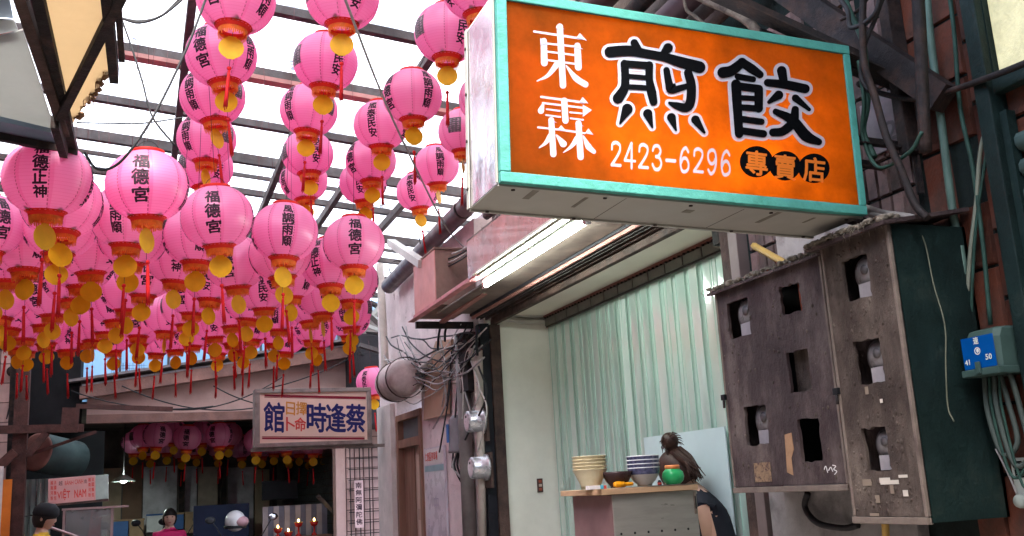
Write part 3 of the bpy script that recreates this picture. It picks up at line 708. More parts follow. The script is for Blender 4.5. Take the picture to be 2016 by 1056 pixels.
# five big ones in front of the low rows, each told apart by what it reads
front = [(94,352,1.40,-10,2,40,'large pink lantern reading 福德正神 below the cream awning frame'), (290,367,1.43,-10,1,55,'large pink lantern reading 福德宮 beside the one under the awning frame'),
         (428,429,1.43,-8,1,0,'pink lantern reading 福德宮 under the line of gold cards edge on'), (561,458,1.44,-85,1,35,'pink lantern reading 風調雨順 in front row of the low lanterns'),
         (697,480,1.46,2,1,5,'pink lantern reading 福德宮 closest to the plastered house wall')]
for x, y, z, f, st, cy_, lb in front:
    p = P(x, y, Z=H + z); used.append(p); lantern(p, f, st, lb, GL, roof_z(p.x) - .02, cy_)
low = [(122,402),(118,448),(-28,445),(58,458),(14,503),(252,428),(262,466),(195,468),(166,512),(142,548),(349,507),(385,466),(286,538),(250,566),
       (418,549),(226,592),(205,617),(381,577),(365,602),(328,619),(280,627),(270,646),(345,657),(372,650),(400,641),(421,629),(446,606),(430,666),(453,651),(194,632),
       (461,518),(518,566),(490,591),(572,541),(550,613),(595,601),(632,579),(650,520),(666,561),(483,638),(515,641),(562,661),(590,656),(620,646),(651,631),(689,609),(537,502),
       (105,578),(84,600),(60,602),(52,632),(35,652),(130,657),(176,637),(155,646),(-12,532),(8,585),(-20,620),(240,655),(310,665),(110,640)]
rots = [-10, -85, 15, -60, 70, -100, 0, -35, 85, -75]
rl = random.Random(3)
for i, (x, y) in enumerate(low):
    z = 1.43 + rl.uniform(-.02, .02) + (.04 if y > 600 else 0)
    p = P(x, y, Z=H + z)
    for it in range(30):                                  # hung lanterns touch but do not pass through each other
        mv = False
        for q in used:
            d = Vector((p.x - q.x, p.y - q.y, 0))
            if d.length < .335:
                d = d if d.length > .01 else Vector((.01, .01, 0)); p = p + d.normalized()*(.34 - d.length)*Vector((.35, 1, 0)).length*.6; mv = True
        if not mv: break
    used.append(p)
    st = 1 + (i % 3 == 1); f = rots[i % 10] + rl.uniform(-12, 12); cy_ = rl.choice((0, 5, -8, 12, -18, 24, 40, -36, 76))
    seen = min((abs((f + a + 180) % 360 - 180), s) for s, a in (C1 if st == 1 else C2))
    lb = 'low lantern %s, %s, card %s' % (
        'behind the front five' if p.y < 5.9 else ('in the middle rows' if p.y < 7.4 else 'by the porch roof'),
        ('stall side' if p.x < .1 else ('mid alley' if p.x < 1.0 else 'house side')) + ((', showing ' + seen[1]) if seen[0] < 40 else ''),
        'turned edge on' if abs(cy_) > 50 else ('half turned' if abs(cy_) > 30 else 'face on'))
    lantern(p, f, st, lb, GL, roof_z(p.x) - .02, cy_)
# wires the lanterns hang on
wires = [((462,-40),(400,345),2.5), ((690,-40),(597,365),2.62), ((900,-10),(700,372),2.7)]
for k, (a, b, z) in enumerate(wires):
    a = P(*a, Z=H + z); b = P(*b, Z=H + z); a.z = b.z = H + z + .02
    cable('lantern_wire', sag(a, b, .03), .004, wire_dark, None, ['left', 'middle', 'right'][k] + '-hand thin dark wire carrying a high line of lanterns', 'wire', n=0)
# ================================================================== METER CABINETS on the tiled wall
rust_box = mat('dusty brown cabinet paint', (.07, .047, .047), .75, 0, .4, 6, (.145, .115, .1), .42, 6, .12, .9, 70, stretch=(1, 1, .5))
rust_box2 = mat('very dusty cabinet paint', (.075, .055, .046), .85, 0, .4, 7, (.155, .125, .1), .44, 7, .14, 1.0, 60, stretch=(1, 1, .5))
pale_edge = mat('worn pale cabinet edge', (.2, .16, .13), .7, 0, .3, 12, (.14, .1, .09), .4, 9, .12, .4, 60)
dark_in = mat('dark cabinet inside', (.012, .012, .013), .8)
dust = mat('matted grey dust', (.27, .24, .19), .95, 0, .3, 30, (.15, .13, .1), .5, 25, .1, .8, 90)
meter_w = mat('pale meter face', (.3, .28, .27), .35, 0, .3, 20, (.15, .12, .12), .4, 20, .1); meter_c = mat('meter casing', (.14, .13, .13), .3, .1, .3, 10, (.12, .1, .1), .4, 14, .1)
paper = mat('paper slip', (.3, .28, .29), .6, 0, .12, 30, (.25, .2, .25), .3, 60, .05)
def holed_panel(name, Xp, outline, holes, mat_, parent, thick=.012):
    """upright sheet facing the alley with torn rectangular openings, cut as real holes; outline and holes as (y0,y1,z0,z1)"""
    y0, y1, z0, z1 = outline; c = bpy.data.curves.new(name, 'CURVE'); c.dimensions = '2D'; c.fill_mode = 'BOTH'; c.extrude = thick/2
    def sp(pts):
        s = c.splines.new('POLY'); s.points.add(len(pts)-1); s.use_cyclic_u = True
        for q, p in zip(s.points, pts): q.co = (p[0], p[1], 0, 1)
    sp([(y0, z0), (y1, z0), (y1, z1), (y0, z1)])
    rnd = random.Random(len(name))
    for a, b, e, d, rough in holes:
        pts = []
        for (p, q) in (((a, e), (b, e)), ((b, e), (b, d)), ((b, d), (a, d)), ((a, d), (a, e))):
            for k in range(7):
                t = k/7; pts.append((p[0] + (q[0]-p[0])*t + rnd.uniform(-1, 1)*rough, p[1] + (q[1]-p[1])*t + rnd.uniform(-1, 1)*rough))
        sp(pts)
    o = bpy.data.objects.new(name, c); COL.objects.link(o); bpy.context.view_layer.update()
    me = bpy.data.meshes.new_from_object(o.evaluated_get(bpy.context.evaluated_depsgraph_get())); bpy.data.objects.remove(o); bpy.data.curves.remove(c)
    for v in me.vertices: v.co = Vector((Xp - v.co.z, v.co.x, v.co.y))
    me.materials.clear(); me.name = name
    return link(name, me, mat_, parent)
def tufts(name, parent, a, b, n, hang, mat_=None, w=.03, seed=1):
    """matted dust along an edge: many short curled fibres and clods"""
    rnd = random.Random(seed); m = MB(); a = Vector(a); b = Vector(b)
    for k in range(n):
        p = a.lerp(b, rnd.random()) + Vector((rnd.uniform(-w, w), 0, rnd.uniform(0, .012)))
        m.sphere(p, (rnd.uniform(.006, .018), rnd.uniform(.01, .026), rnd.uniform(.004, .011)), 6, 4)
        if rnd.random() < .6:
            q = p + Vector((-w*.8, 0, -.004)); l = hang*rnd.random()
            m.tube([q, q + Vector((rnd.uniform(-.006, .0), rnd.uniform(-.01, .01), -l*.5)), q + Vector((rnd.uniform(-.006, .006), rnd.uniform(-.014, .014), -l))], [.002, .0014, .0006], 4)
    o = m.build(name, mat_ or dust, parent); o['kind'] = 'stuff'; return o
def YZ(px, py, X): q = P(px, py, X=X); return q.y, q.z
def cabinet(name, label, Xf, pix, holes, paint, depth, seed, hood):
    ys = [YZ(*p, Xf) for p in pix]; y0 = min(ys[1][0], ys[2][0]); y1 = max(ys[0][0], ys[3][0]); z0 = (ys[2][1] + ys[3][1])/2; z1 = (ys[0][1] + ys[1][1])/2
    t = thing(name, label, 'cabinet', (Xf, (y0+y1)/2, z0)); oy, oz = (y0+y1)/2, z0
    hs = []
    for (a, b, c, d, rough) in holes:
        q0 = YZ(a, c, Xf); q1 = YZ(b, d, Xf); qm = YZ(a, d, Xf); qn = YZ(b, c, Xf)
        hs.append(((q1[0]+qn[0])/2 - oy, (q0[0]+qm[0])/2 - oy, (q1[1]+qm[1])/2 - oz, (q0[1]+qn[1])/2 - oz, rough))
    hw = (y1-y0)/2; hh = z1-z0
    holed_panel('door', -.002, (-hw + .012, hw - .012, .018, hh - .004), hs, paint, t)
    box('back', dark_in, t, depth - .01, depth, -hw, hw, 0, hh)
    box('side', post_g if seed == 2 else rust_box, t, .0, depth, -hw, -hw + .008, 0, hh); box('side', rust_box, t, .0, depth, hw - .008, hw, 0, hh)  # near side of the narrow cabinet: shade put into its colour
    box('floor', rust_box, t, .0, depth, -hw + .009, hw - .009, 0, .008)
    box('frame_rail', pale_edge, t, -.016, .006, -hw, hw, -.004, .016, .002)
    box('frame_stile', pale_edge, t, -.012, .006, -hw, -hw + .011, .018, hh - .004, .002); box('frame_stile', pale_edge, t, -.010, .006, hw - .011, hw, .018, hh - .004, .002)
    h = MB().add([(-hood, -hw - .03, hh - .012), (-hood, hw + .03, hh - .012), (depth, hw + .03, hh + .045), (depth, -hw - .03, hh + .045), (-hood, -hw - .03, hh), (-hood, hw + .03, hh), (depth, hw + .03, hh + .057), (depth, -hw - .03, hh + .057)],
                 [(0,3,2,1),(4,5,6,7),(0,1,5,4),(1,2,6,5),(2,3,7,6),(3,0,4,7)]).build('hood', rust_box, t)
    tufts('dust_mat', t, (-hood + .035, -hw - .02, hh + .006), (-hood + .035, hw + .02, hh + .006), 150, .026, None, .034, seed)
    box('latch', black, t, -.02, -.008, hw - .012, hw + .014, hh*.45, hh*.45 + .022, .002)
    MB().tube([(-.016, hw, hh*.45), (-.018, hw - .002, hh*.45 - .03)], .005, 6).build('latch_pin', steel_dark, t)
    rnd = random.Random(seed*5)
    for k, (a, b, c, d, rough) in enumerate(hs):
        if (seed, k) in ((1, 1), (1, 2), (1, 4)): 
            if (seed, k) == (1, 2): box('meter_board', rust_box2, t, .03, .04, a - .01, b + .01, c - .01, d + .01)
            if (seed, k) == (1, 1): MB().tube([(.03, (a+b)/2 - .01, c - .02), (.03, (a+b)/2 - .005, d + .02)], .004, 6).build('meter_wire', mat('orange wire', (.4, .1, .05), .5), t)
            continue
        yc = (a*.62 + b*.38) ; zc_ = c + (d-c)*.6; r = (b-a)*.45
        me = MB().lathe([(0, -.0), (r, 0), (r*1.05, .03), (r*1.1, .07)], 20, (.022, yc, zc_), 'X').build('meter', meter_c, t)
        MB().lathe([(0, 0), (r*.8, 0), (r*.8, .003)], 20, (.018, yc, zc_), 'X').build('meter_face', meter_w, me)
        MB().lathe([(0, 0), (r*.3, 0), (r*.3, .003)], 12, (.013, yc, zc_ + r*.2), 'X').build('meter_dial', meter_c, me)
        box('meter_slip', paper, me, .01, .012, a + .004, a + (b-a)*.62, c + .002, c + (d-c)*.36)
    return t, hs, oy, oz, hw, hh
c1, h1, oy1, oz1, hw1, hh1 = cabinet('meter_cabinet', 'brown steel meter cabinet with five torn openings and dusty hood', 2.15,
    ((1410, 572), (1620, 505), (1668, 966), (1472, 966)), ((1437, 1479, 590, 664, .002), (1540, 1580, 560, 617, .004), (1556, 1599, 690, 772, .003), (1471, 1515, 798, 876, .004), (1578, 1620, 824, 910, .004)), rust_box, .24, 1, .03)
c2, h2, oy2, oz2, hw2, hh2 = cabinet('meter_cabinet', 'narrow dust-caked meter cabinet with three openings and side coloured dark as shade', 2.1,
    ((1618, 484), (1752, 446), (1832, 1030), (1692, 1028)), ((1664, 1716, 505, 590, .003), (1688, 1741, 668, 756, .003), (1706, 1754, 842, 928, .005)), rust_box2, .29, 2, .05)
# things stuck on the first cabinet
def sticker(parent, X, px0, px1, py0, py1, mm, oy, oz, Xf, nm='sticker'):
    a = YZ(px0, py0, Xf); b = YZ(px1, py1, Xf)
    return box(nm, mm, parent, X - .0015, X, b[0] - oy, a[0] - oy, b[1] - oz, a[1] - oz)
sticker(c1, -.0085, 1488, 1524, 912, 948, mat('brown printed label', (.3, .2, .12), .6, 0, .3, 40, (.1, .06, .05), .45, 60, .05), oy1, oz1, 2.15)
tp = mat('torn tan tape', (.45, .27, .15), .5, 0, .3, 20, (.25, .14, .08), .4, 20, .1)
m = MB(); q = [YZ(x, y, 2.15) for x, y in ((1549, 856), (1562, 852), (1567, 885), (1562, 902), (1566, 936), (1554, 930), (1552, 900))]
m.poly([(-.0095, a - oy1, b - oz1) for a, b in q], (.0015, 0, 0)); m.build('tape_strip', tp, c1)
m = MB()
for i, pts in enumerate(([(1626, 928), (1630, 918), (1634, 930)], [(1636, 926), (1640, 920), (1644, 928)], [(1644, 916), (1650, 918), (1646, 924), (1652, 928), (1648, 934)])):
    def fn(x, y, dz): a = YZ(x, y, 2.15); return (-.0092 - dz, a[0] - oy1, a[1] - oz1)
    stroke_mesh(m, pts, [2, 1.6], fn, 0, .0001*i)
m.build('chalk_mark', mat('white chalk', (.7, .68, .65), .8), c1)
for k, (x0, x1, y0, y1, mm) in enumerate(((1736, 1758, 941, 950, 'w'), (1738, 1775, 946, 953, 'w'), (1774, 1792, 935, 940, 'w'), (1703, 1722, 944, 956, 'd'), (1757, 1766, 955, 972, 'd'), (1728, 1738, 975, 990, 'd'), (1783, 1794, 965, 977, 'w'), (1718, 1736, 1010, 1016, 'd'), (1708, 1716, 762, 776, 'd'), (1738, 1744, 786, 793, 'w'))):
    sticker(c2, -.0085 - .0002*k, x0, x1, y0, y1, mat('torn paper scrap', (.6, .55, .47), .7) if mm == 'w' else mat('dusty tape scrap', (.25, .2, .15), .7), oy2, oz2, 2.1, 'paper_scrap')
# clods of dust on the doors
for t, hw, hh, n, sd, hs in ((c1, hw1, hh1, 120, 3, h1), (c2, hw2, hh2, 220, 4, h2)):
    rnd = random.Random(sd); m = MB()
    for k in range(n):
        r = rnd.uniform(.002, .0065); cy0, cz0 = rnd.uniform(-hw + .02, hw - .02), rnd.uniform(.03, hh - .02)
        if any(a - .006 < cy0 < b_ + .006 and c - .006 < cz0 < d + .006 for a, b_, c, d, _r in hs): continue
        m.sphere((-.008, cy0, cz0), (r*.6, r, r*rnd.uniform(.8, 1.6)), 6, 4)
    o = m.build('dust_clods', rust_box2, t); o['kind'] = 'stuff'
# wall below and behind the cabinets
patch = mat('grey cement patch', (.3, .29, .28), .85, 0, .3, 5, (.16, .15, .15), .4, 6, .1, .5, 50)
tag(MB().bbox(2.36, 2.41, 2.62, 3.42, .3, H - .04, .01).build('cement_patch', patch), 'grey cement patch on the wall below the brown meter cabinet', 'patch')
tag(MB().bbox(2.37, 2.41, 2.75, 3.2, H + .73, H + 1.3, .012).build('plaster_patch', mat('pale broken plaster', (.5, .46, .42), .85, 0, .25, 6, (.2, .15, .13), .4, 5, .08, .7, 40)), 'pale broken plaster above the hood of brown meter cabinet', 'patch')
ypm = mat('ochre plastic pipe', (.55, .36, .1), .45, 0, .2, 9)
cable('ochre_pipe', [P(1484, 484, X=2.33), P(1545, 518, X=2.28), P(1570, 530, X=2.3)], .014, ypm, None, 'short ochre plastic pipe poking out above the brown cabinet', 'pipe')
cable('ochre_stub', [P(1742, 1020, X=2.3), P(1745, 1075, X=2.3)], .013, ypm, None, 'ochre pipe stub below the dust-caked cabinet', 'pipe')
cable('loop_cable', [P(1590, 970, X=2.34), P(1585, 1000, X=2.34), P(1610, 1030, X=2.33), P(1660, 1040, X=2.33), P(1690, 1034, X=2.34)], .012, wire_dark, None, 'thick black cable looping below the brown cabinet', 'cable')
# ------------------------------------------------------------------ telephone box
tel = thing('telephone_junction_box', 'grey green telephone box with blue label hanging on red tiles', 'junction box', P(1950, 690, X=2.36))
gb = mat('grey green plastic', (.05, .09, .078), .45, 0, .25, 8); blue = mat('blue label', (.0, .075, .3), .4, 0, .15, 10)
XF = 2.27                                           # front plane of the box, the wall is at 2.4
a0 = YZ(1893, 690, XF); a1 = YZ(1962, 690, XF)
def tz(py): return P(1930, py, X=XF).z - tel.location.z
zt_, zb_ = tz(650), tz(728); ya = a0[0] - tel.location.y; yb = a1[0] - tel.location.y; fx = XF - 2.36
m = MB(); vs = []; n = 6
for j, (f, dx, sh) in enumerate(((0, .045, .012), (.06, .02, .005), (.25, .006, .002), (1, 0, 0))):
    z = zt_ + .008 + (zb_ - zt_ - .008)*f
    vs += [(.035, ya - sh, z), (fx + dx + .018, ya - sh, z), (fx + dx, ya - .014 - sh, z), (fx + dx, yb + .014 + sh, z), (fx + dx + .018, yb + sh, z), (.035, yb + sh, z)]
fs = [(j*n+i, j*n+(i+1) % n, (j+1)*n+(i+1) % n, (j+1)*n+i) for j in range(3) for i in range(n)] + [tuple(range(n)), tuple(range(4*n-1, 3*n-1, -1))]
m.add(vs, fs); m.build('housing', gb, tel)
box('base_band', gb, tel, fx - .008, .035, yb - .006, ya + .006, zb_ - .018, zb_ + .003, .004)
yl0, yl1 = ya - .004, yb + .004
box('label', blue, tel, fx - .0025, fx - .0005, yl1, yl0, zb_ + .004, zt_ - .016, .0005)
box('hasp', gb, tel, fx - .016, fx - .0085, (yl0 + yl1)/2 - .008, (yl0 + yl1)/2 + .008, zb_ - .012, zb_ + .022, .002)
wtx = mat('white print', (.7, .72, .65), .5)
for s, fy_, fz, wd, ht in (('速', .52, .66, .018, .02), ('41', .88, .16, .018, .015), ('50', .2, .22, .022, .016)):
    m = MB(); y_ = yl1 + (yl0 - yl1)*fy_; z_ = zb_ + (zt_ - zb_)*fz
    put_text(m, s, rect_fn((fx - .0032, y_ + wd/2, z_), (0, -wd, 0), (0, 0, ht)), .012); m.build('lettering', wtx, tel)
m = MB(); yc_, zc_ = yl1 + (yl0 - yl1)*.52, zb_ + (zt_ - zb_)*.48
m.add([(fx - .0031, yc_ + .011*math.cos(k*math.pi/10), zc_ + .011*math.sin(k*math.pi/10)) for k in range(20)] + [(fx - .0031, yc_ + .008*math.cos(k*math.pi/10), zc_ + .008*math.sin(k*math.pi/10)) for k in range(20)], [(k, (k+1) % 20, 20 + (k+1) % 20, 20 + k) for k in range(20)])
m.add([(fx - .0032, yc_ + .005*math.cos(k*math.pi/6) - .001, zc_ + .006*math.sin(k*math.pi/6) + .001) for k in range(12)], [tuple(range(12))]); m.build('emblem', wtx, tel)
L0 = tel.location
for k in range(4):
    y_ = ya + (yb - ya)*(.1 + .14*k); lo = [.24, .30, .27, .33, .22, .25][k]
    pts = [(-.03, y_, zb_ - .01), (-.035, y_ + .004, zb_ - .12), (-.03, y_ - .02, zb_ - lo), (-.02, y_ - .07, zb_ - lo + .03), (-.02, y_ - .06, zb_ - .1), (-.025, y_ - .05, zb_ - .01)]
    if k % 2: pts = pts[:4] + [(-.01, y_ - .1, zb_ - .12), (0, y_ - .1, zb_ + .02)]
    MB().tube(curve_pts(pts, 5), [.008, .005, .008, .004, .007, .005][k], 7).build('tail_cable', (mat('dull grey green cable', (.06, .078, .068), .6), wire_green)[k % 2], tel)
# ------------------------------------------------------------------ conduits and cables on the tiled wall
def wp(px, py, X=2.37): return P(px, py, X=X)
cable('upright_conduit', [wp(1822, -60), wp(1830, 60), wp(1848, 200), wp(1876, 420), wp(1895, 520), wp(1905, 640)], .013, mat('pale green conduit', (.1, .17, .14), .5, 0, .3, 8), None, 'pale green upright conduit running down to the telephone box', 'pipe')
cable('upright_conduit', [wp(1862, -60), wp(1878, 60), wp(1890, 210), wp(1915, 330), wp(1935, 480), wp(1950, 640)], .007, wire_green, None, 'thin dusty green conduit on red tiles behind the pale one', 'pipe')
cable('white_cable', [wp(1955, 178), wp(1945, 240), wp(1930, 300), wp(1922, 400), wp(1910, 500), wp(1902, 630)], .007, mat('pale cable', (.2, .22, .17), .5), None, 'pale cable hanging down the red tiles from the iron strap', 'cable')
cable('white_cable', [wp(1951, 180), wp(1948, 260), wp(1938, 330), wp(1922, 440), wp(1914, 560), wp(1912, 640)], .005, wire_green, None, 'dusty green cable twisted beside the pale hanging cable', 'cable')
cable('wall_cable', [wp(1700, 408, 2.2), wp(1740, 420, 2.33), wp(1800, 430), wp(1850, 460), wp(1893, 520)], .011, wire_white, None, 'whitish conduit bending from the sign to the green conduit', 'pipe')
cable('wall_cable', [wp(1700, 418, 2.22), wp(1760, 432, 2.35), wp(1820, 436)], .009, wire_white, None, 'second whitish conduit just below the sign corner', 'pipe')
cable('iron_strap', [wp(2040, 116, 2.31), wp(1960, 148, 2.31), wp(1880, 176, 2.33), wp(1800, 196, 2.34), wp(1720, 180, 2.33), wp(1690, 165, 2.25)], .010, steel_dark, None, 'sagging dark strap cable crossing the red tiles above pale cables', 'cable')
for k, pts in enumerate(([(1700, -20), (1698, 60), (1702, 130), (1722, 190), (1745, 270), (1772, 330), (1800, 400), (1826, 430)], [(1740, -10), (1722, 40), (1702, 90), (1695, 150), (1712, 180)], [(1660, -10), (1676, 30), (1690, 60), (1702, 100), (1708, 200), (1700, 260), (1722, 310)],
                         [(1655, 40), (1690, 20), (1720, -20)], [(1640, -20), (1668, 20), (1676, 55), (1720, 30), (1735, -20)], [(1690, 120), (1700, 200), (1698, 270), (1730, 330), (1790, 300), (1815, 260)], [(1806, -30), (1812, 80), (1816, 180), (1822, 300)])):
    cable('tangled_cable', [wp(x, y, 2.16 + .02*(k % 4)) for x, y in pts], [.012, .008, .010, .006, .008, .006, .02][k], (steel_dark, wire_dark, wire_green)[k % 3], None, 'dark tangled cable between the orange sign and the tiled wall', 'cable', 'tangled cables beside the orange sign')
# rusty pipes, beam and old roots above the sign
cable('rusty_pipe', [P(1010, -60, X=2.28), P(1080, 5, X=2.28), P(1140, -30, X=2.28)], .03, steel_brown, None, 'rusty pipe bend above the left end of the orange sign', 'pipe')
for k, (y0, y1, z, r, mm) in enumerate(((3.0, 6.55, 2.35, .045, steel_dark), (3.0, 6.5, 2.15, .06, brown_pipe), (2.9, 6.4, 1.95, .03, steel_brown), (2.9, 5.9, 2.6, .08, brown_pipe))):
    tag(MB().tube([(2.32, y0, H + z), (2.30, y1, H + z - .05)], r, 12).build('wall_pipe', mm), ['dark rusty pipe', 'thick reddish brown pipe', 'thin brown pipe', 'thickest brown pipe'][k] + ' along the shop wall above the sign', 'pipe')
bark = mat('dry root bark', (.2, .16, .12), .9, 0, .4, 20, (.08, .06, .05), .45, 14, .1, .8, 60)
cable('dry_root', [P(1350, -20, X=2.25), P(1390, 0, X=2.2), P(1430, 18, X=2.2), P(1470, 40, X=2.22), P(1500, 75, X=2.25)], [.02]*24 + [.012], bark, None, 'dry gnarled root lying over the top of the orange sign', 'root')
cable('dry_root', [P(1345, -10, X=2.22), P(1352, 20, X=2.22), P(1370, 34, X=2.24), P(1400, 60, X=2.26)], .008, bark, None, 'thin dry root hanging behind the sign top', 'root')
tag(MB().beam(P(1530, -30, X=2.22), P(1860, 195, X=2.34), .07, .09).build('timber_beam', steel_dark), 'dark slanting timber beam above the sign right corner', 'beam')
# sign of the power company and doorbell at the edge
n = thing('warning_notice', 'small white notice with black Chinese character below the telephone box', 'notice', P(2012, 940, X=2.375))
box('plate', mat('white notice', (.5, .55, .5), .5), n, -.004, .0, -.05, .028, -.055, .055, .001)
m = MB(); put_text(m, '電', rect_fn((-.0046, .02, .0), (0, -.035, 0), (0, 0, .045)), .01); m.build('lettering', film_k, n)
b = thing('round_bell', 'small round white bell hanging on a thin cord below the notice', 'bell', P(2010, 987, X=2.36))
MB().lathe([(0, -.012), (.017, -.012), (.02, -.004), (.02, .01)], 18, (0, 0, 0), 'X').build('cap', mat('white bell', (.3, .34, .3), .4), b)
MB().tube(curve_pts([(0, .01, .02), (.0, .03, .08), (0, .06, .15)], 5), .003, 6).build('cord', wire_white, b)

cable('side_cable', [wp(1790, 440, 2.2), wp(1818, 470, 2.22), wp(1838, 560, 2.2), wp(1860, 640, 2.18), wp(1862, 720, 2.16), wp(1866, 800, 2.16), wp(1878, 830, 2.16)], .0022, mat('pale thin wire', (.12, .13, .09), .6), None, 'thin pale wire trailing down the shade-coloured side of the dust-caked cabinet', 'wire')
# ================================================================== SHOP: strip curtain, cart, dishes
XC = 2.93
cur = thing('strip_curtain', 'pale green PVC strip curtain hanging from a dark studded rail', 'curtain', (XC, 5.6, 0))
PV = [glassy('pale green PVC strip %d' % q, (.8, .95, .88), .14, .13, ((.7, .855, .775), (.76, .88, .82), (.63, .82, .735))[q], .3, .02, .36) for q in range(3)]
edge_g = mat('dark green strip edge', (.34, .52, .44), .3)
NS = 42; ya_, yb_ = 6.86, 3.74
for k in range(NS):
    wd = (ya_ - yb_)/NS*1.3; yc = ya_ - (k + .5)*(ya_ - yb_)/NS; rnd = random.Random(k)
    n = 6; nz = 7; vs = []; ph = rnd.uniform(0, 6); bow = rnd.uniform(.001, .004); yw = rnd.uniform(-.07, .07); tone = k % 3
    for j in range(nz):
        z = .15 + (H + 1.19 - .15)*j/(nz-1)
        for i in range(n+1):
            u = -1 + 2*i/n
            vs.append((.008*(k % 2) + bow*(1 - u*u) + yw*u*wd/2 + .003*math.sin(ph + j*.8), yc - 5.6 + u*wd/2 + .003*math.sin(ph + j), z))
    fs = [(j*(n+1)+i, j*(n+1)+i+1, (j+1)*(n+1)+i+1, (j+1)*(n+1)+i) for j in range(nz-1) for i in range(n)]
    so = MB().add(vs, fs, True).build('strip', PV[k*7 % 3], cur)
    for i in (0, n):
        e = [Vector(vs[j*(n+1)+i]) for j in range(nz)]
        MB().add([p + Vector((-.0035, 0, 0)) for p in e] + [p + Vector((-.0005, 0, 0)) for p in e] + [p + Vector((-.0035, .0022, 0)) for p in e], [(j, j+1, nz+j+1, nz+j) for j in range(nz-1)] + [(j, j+1, 2*nz+j+1, 2*nz+j) for j in range(nz-1)]).build('strip_edge', edge_g, so)
rl_ = box('rail', mat('dark brown rail', (.06, .05, .045), .45, .4, .3, 10), cur, -.028, -.012, yb_ - 5.6, ya_ - 5.6, H + 1.17, H + 1.244)
box('rail_cap', mat('rusty red rail edge', (.2, .08, .06), .5), cur, -.045, .02, yb_ - 5.6, ya_ - 5.6, H + 1.246, H + 1.262)
cl = MB().bbox(-.038, -.031, -.098, .098, -.045, .012, .003).mesh('clamp_plate'); cl.materials.append(mat('dark clamp plate', (.2, .19, .17), .45, .4, .3, 10))
for k in range(15):
    o = link('clamp_plate', cl, None, cur); o.location = (0, ya_ - 5.6 - (k + .5)*(ya_ - yb_)/15, H + 1.225)
    st = MB().tube([(-.038, 0, 0), (-.05, 0, 0)], .006, 6) if k == 0 else None
    if st: stud = st.mesh('stud'); stud.materials.append(steel_dark)
    for d in (-.075, -.025, .025, .075):
        s = link('stud', stud, None, cur); s.location = (0, o.location.y + d, H + 1.24)
box('blue_board', mat('pale blue board', (.5, .6, .62), .4, 0, .08, 3), None, 2.895, 2.902, *sorted((P(1270, 900, X=2.895).y, P(1432, 900, X=2.895).y)), .16, H + .25)
tag(bpy.data.objects['blue_board'], 'pale blue flat board standing in front of strip curtain behind the cart', 'board')
# cart
cart = thing('food_cart', 'steel food cart with pinkish brown side panel and wooden top board', 'cart', (2.33, 4.5, .12))
cz = H - .05 - .12
ss = mat('brushed stainless steel', (.36, .35, .32), .38, .45, .15, 3, (.26, .25, .22), .35, 4, .2, stretch=(1, 1, 6))
sp_ = mat('pinkish brown enamel', (.22, .13, .13), .4, 0, .25, 5, (.4, .3, .28), .28, 9, .04)
box('carcass', steel_dark, cart, -.21, .22, -.18, .26, .08, cz - .012)
fp = box('front_panel', ss, cart, -.222, .232, -.192, -.181, .06, cz - .014, .002); box('side_panel', sp_, cart, -.223, -.211, -.179, .27, .06, cz - .014, .002)
box('panel_lip', ss, cart, -.224, .234, -.196, -.1925, cz - .03, cz - .013)
hole = MB().lathe([(0, -.001), (.0045, -.001), (.006, .0)], 10, (0, 0, 0), 'Y').mesh('rivet_hole'); hole.materials.append(black)
for k in range(6):
    o = link('rivet_hole', hole, None, fp); o.location = (-.19 + .072*k, -.1925, P(1300, 1046, Y=4.3).z - .12)
hg = MB().bbox(.212, .226, -.199, -.1935, cz - .125, cz - .02, .002).build('hinge', pale_edge, cart)
box('hinge_pin', steel_dark, hg, .216, .222, -.204, -.1995, cz - .1, cz - .04)
tpw = box('top_board', mat('pale wooden board', (.5, .33, .2), .6, 0, .2, 10, (.33, .2, .12), .35, 12, .15, .2, 60, stretch=(.3, 1, 3)), cart, -.285, .235, -.21, .28, cz - .011, cz + .016, .003)
box('sheet', mat('steel shelf sheet', (.3, .28, .25), .4, .6), cart, -.03, .236, -.212, .2, cz + .0165, cz + .0185)
for sx in (-.19, .2):
    for s2 in (-.15, .23): MB().tube([(sx, s2, 0), (sx, s2, .08)], .018, 10).build('foot', steel_dark, cart)
TOP = .12 + cz + .0195
def dish(name, label, px, yy, prof_, mm, z=TOP, seg=28, cat='bowl', group=None, dy=0, rim=None):
    p = P(px, 950, Y=yy)
    o = tag(MB().lathe(prof_, seg).build(name, mm), label, cat, group); o.location = (p.x, yy + dy, z)
    if rim:
        MB().lathe(rim, seg).build('rim', rim_m, o)
    return o
creamb = mat('cream melamine', (.62, .55, .36), .3, 0, .08, 8); rim_m = mat('white rim', (.7, .7, .72), .3, 0, .05, 8)
blueb = mat('blue glazed band bowl', (.075, .08, .15), .3, 0, .5, 50, (.3, .3, .38), .35, 40, .1); greyb = mat('grey glazed bowl', (.45, .43, .4), .3, 0, .1, 8)
def bowl_prof(r, h, foot): return [(0, .004), (foot, .004), (foot, 0), (foot*1.02, .008), (r*.72, h*.38), (r*.93, h*.78), (r, h), (r*.97, h), (r*.88, h*.76), (r*.6, h*.4), (0, h*.2)]
for k in range(5):
    lb = ['lowest', 'second', 'middle', 'fourth', 'topmost'][k]
    dish('cream_bowl', lb + ' cream bowl of the stack on the cart board', 1163, 4.42, [(0, .004), (.042, .004), (.045, 0), (.05, .02), (.072, .066), (.083, .089), (.086, .092), (.083, .094), (.076, .087), (.05, .03), (0, .015)], creamb, TOP + .0155*k + .0005)
dish('dark_bowl', 'single dark brown bowl between the cream and the blue stacks', 1216, 4.36, bowl_prof(.077, .075, .036), mat('dark brown bowl', (.05, .028, .03), .25, 0, .2, 8))
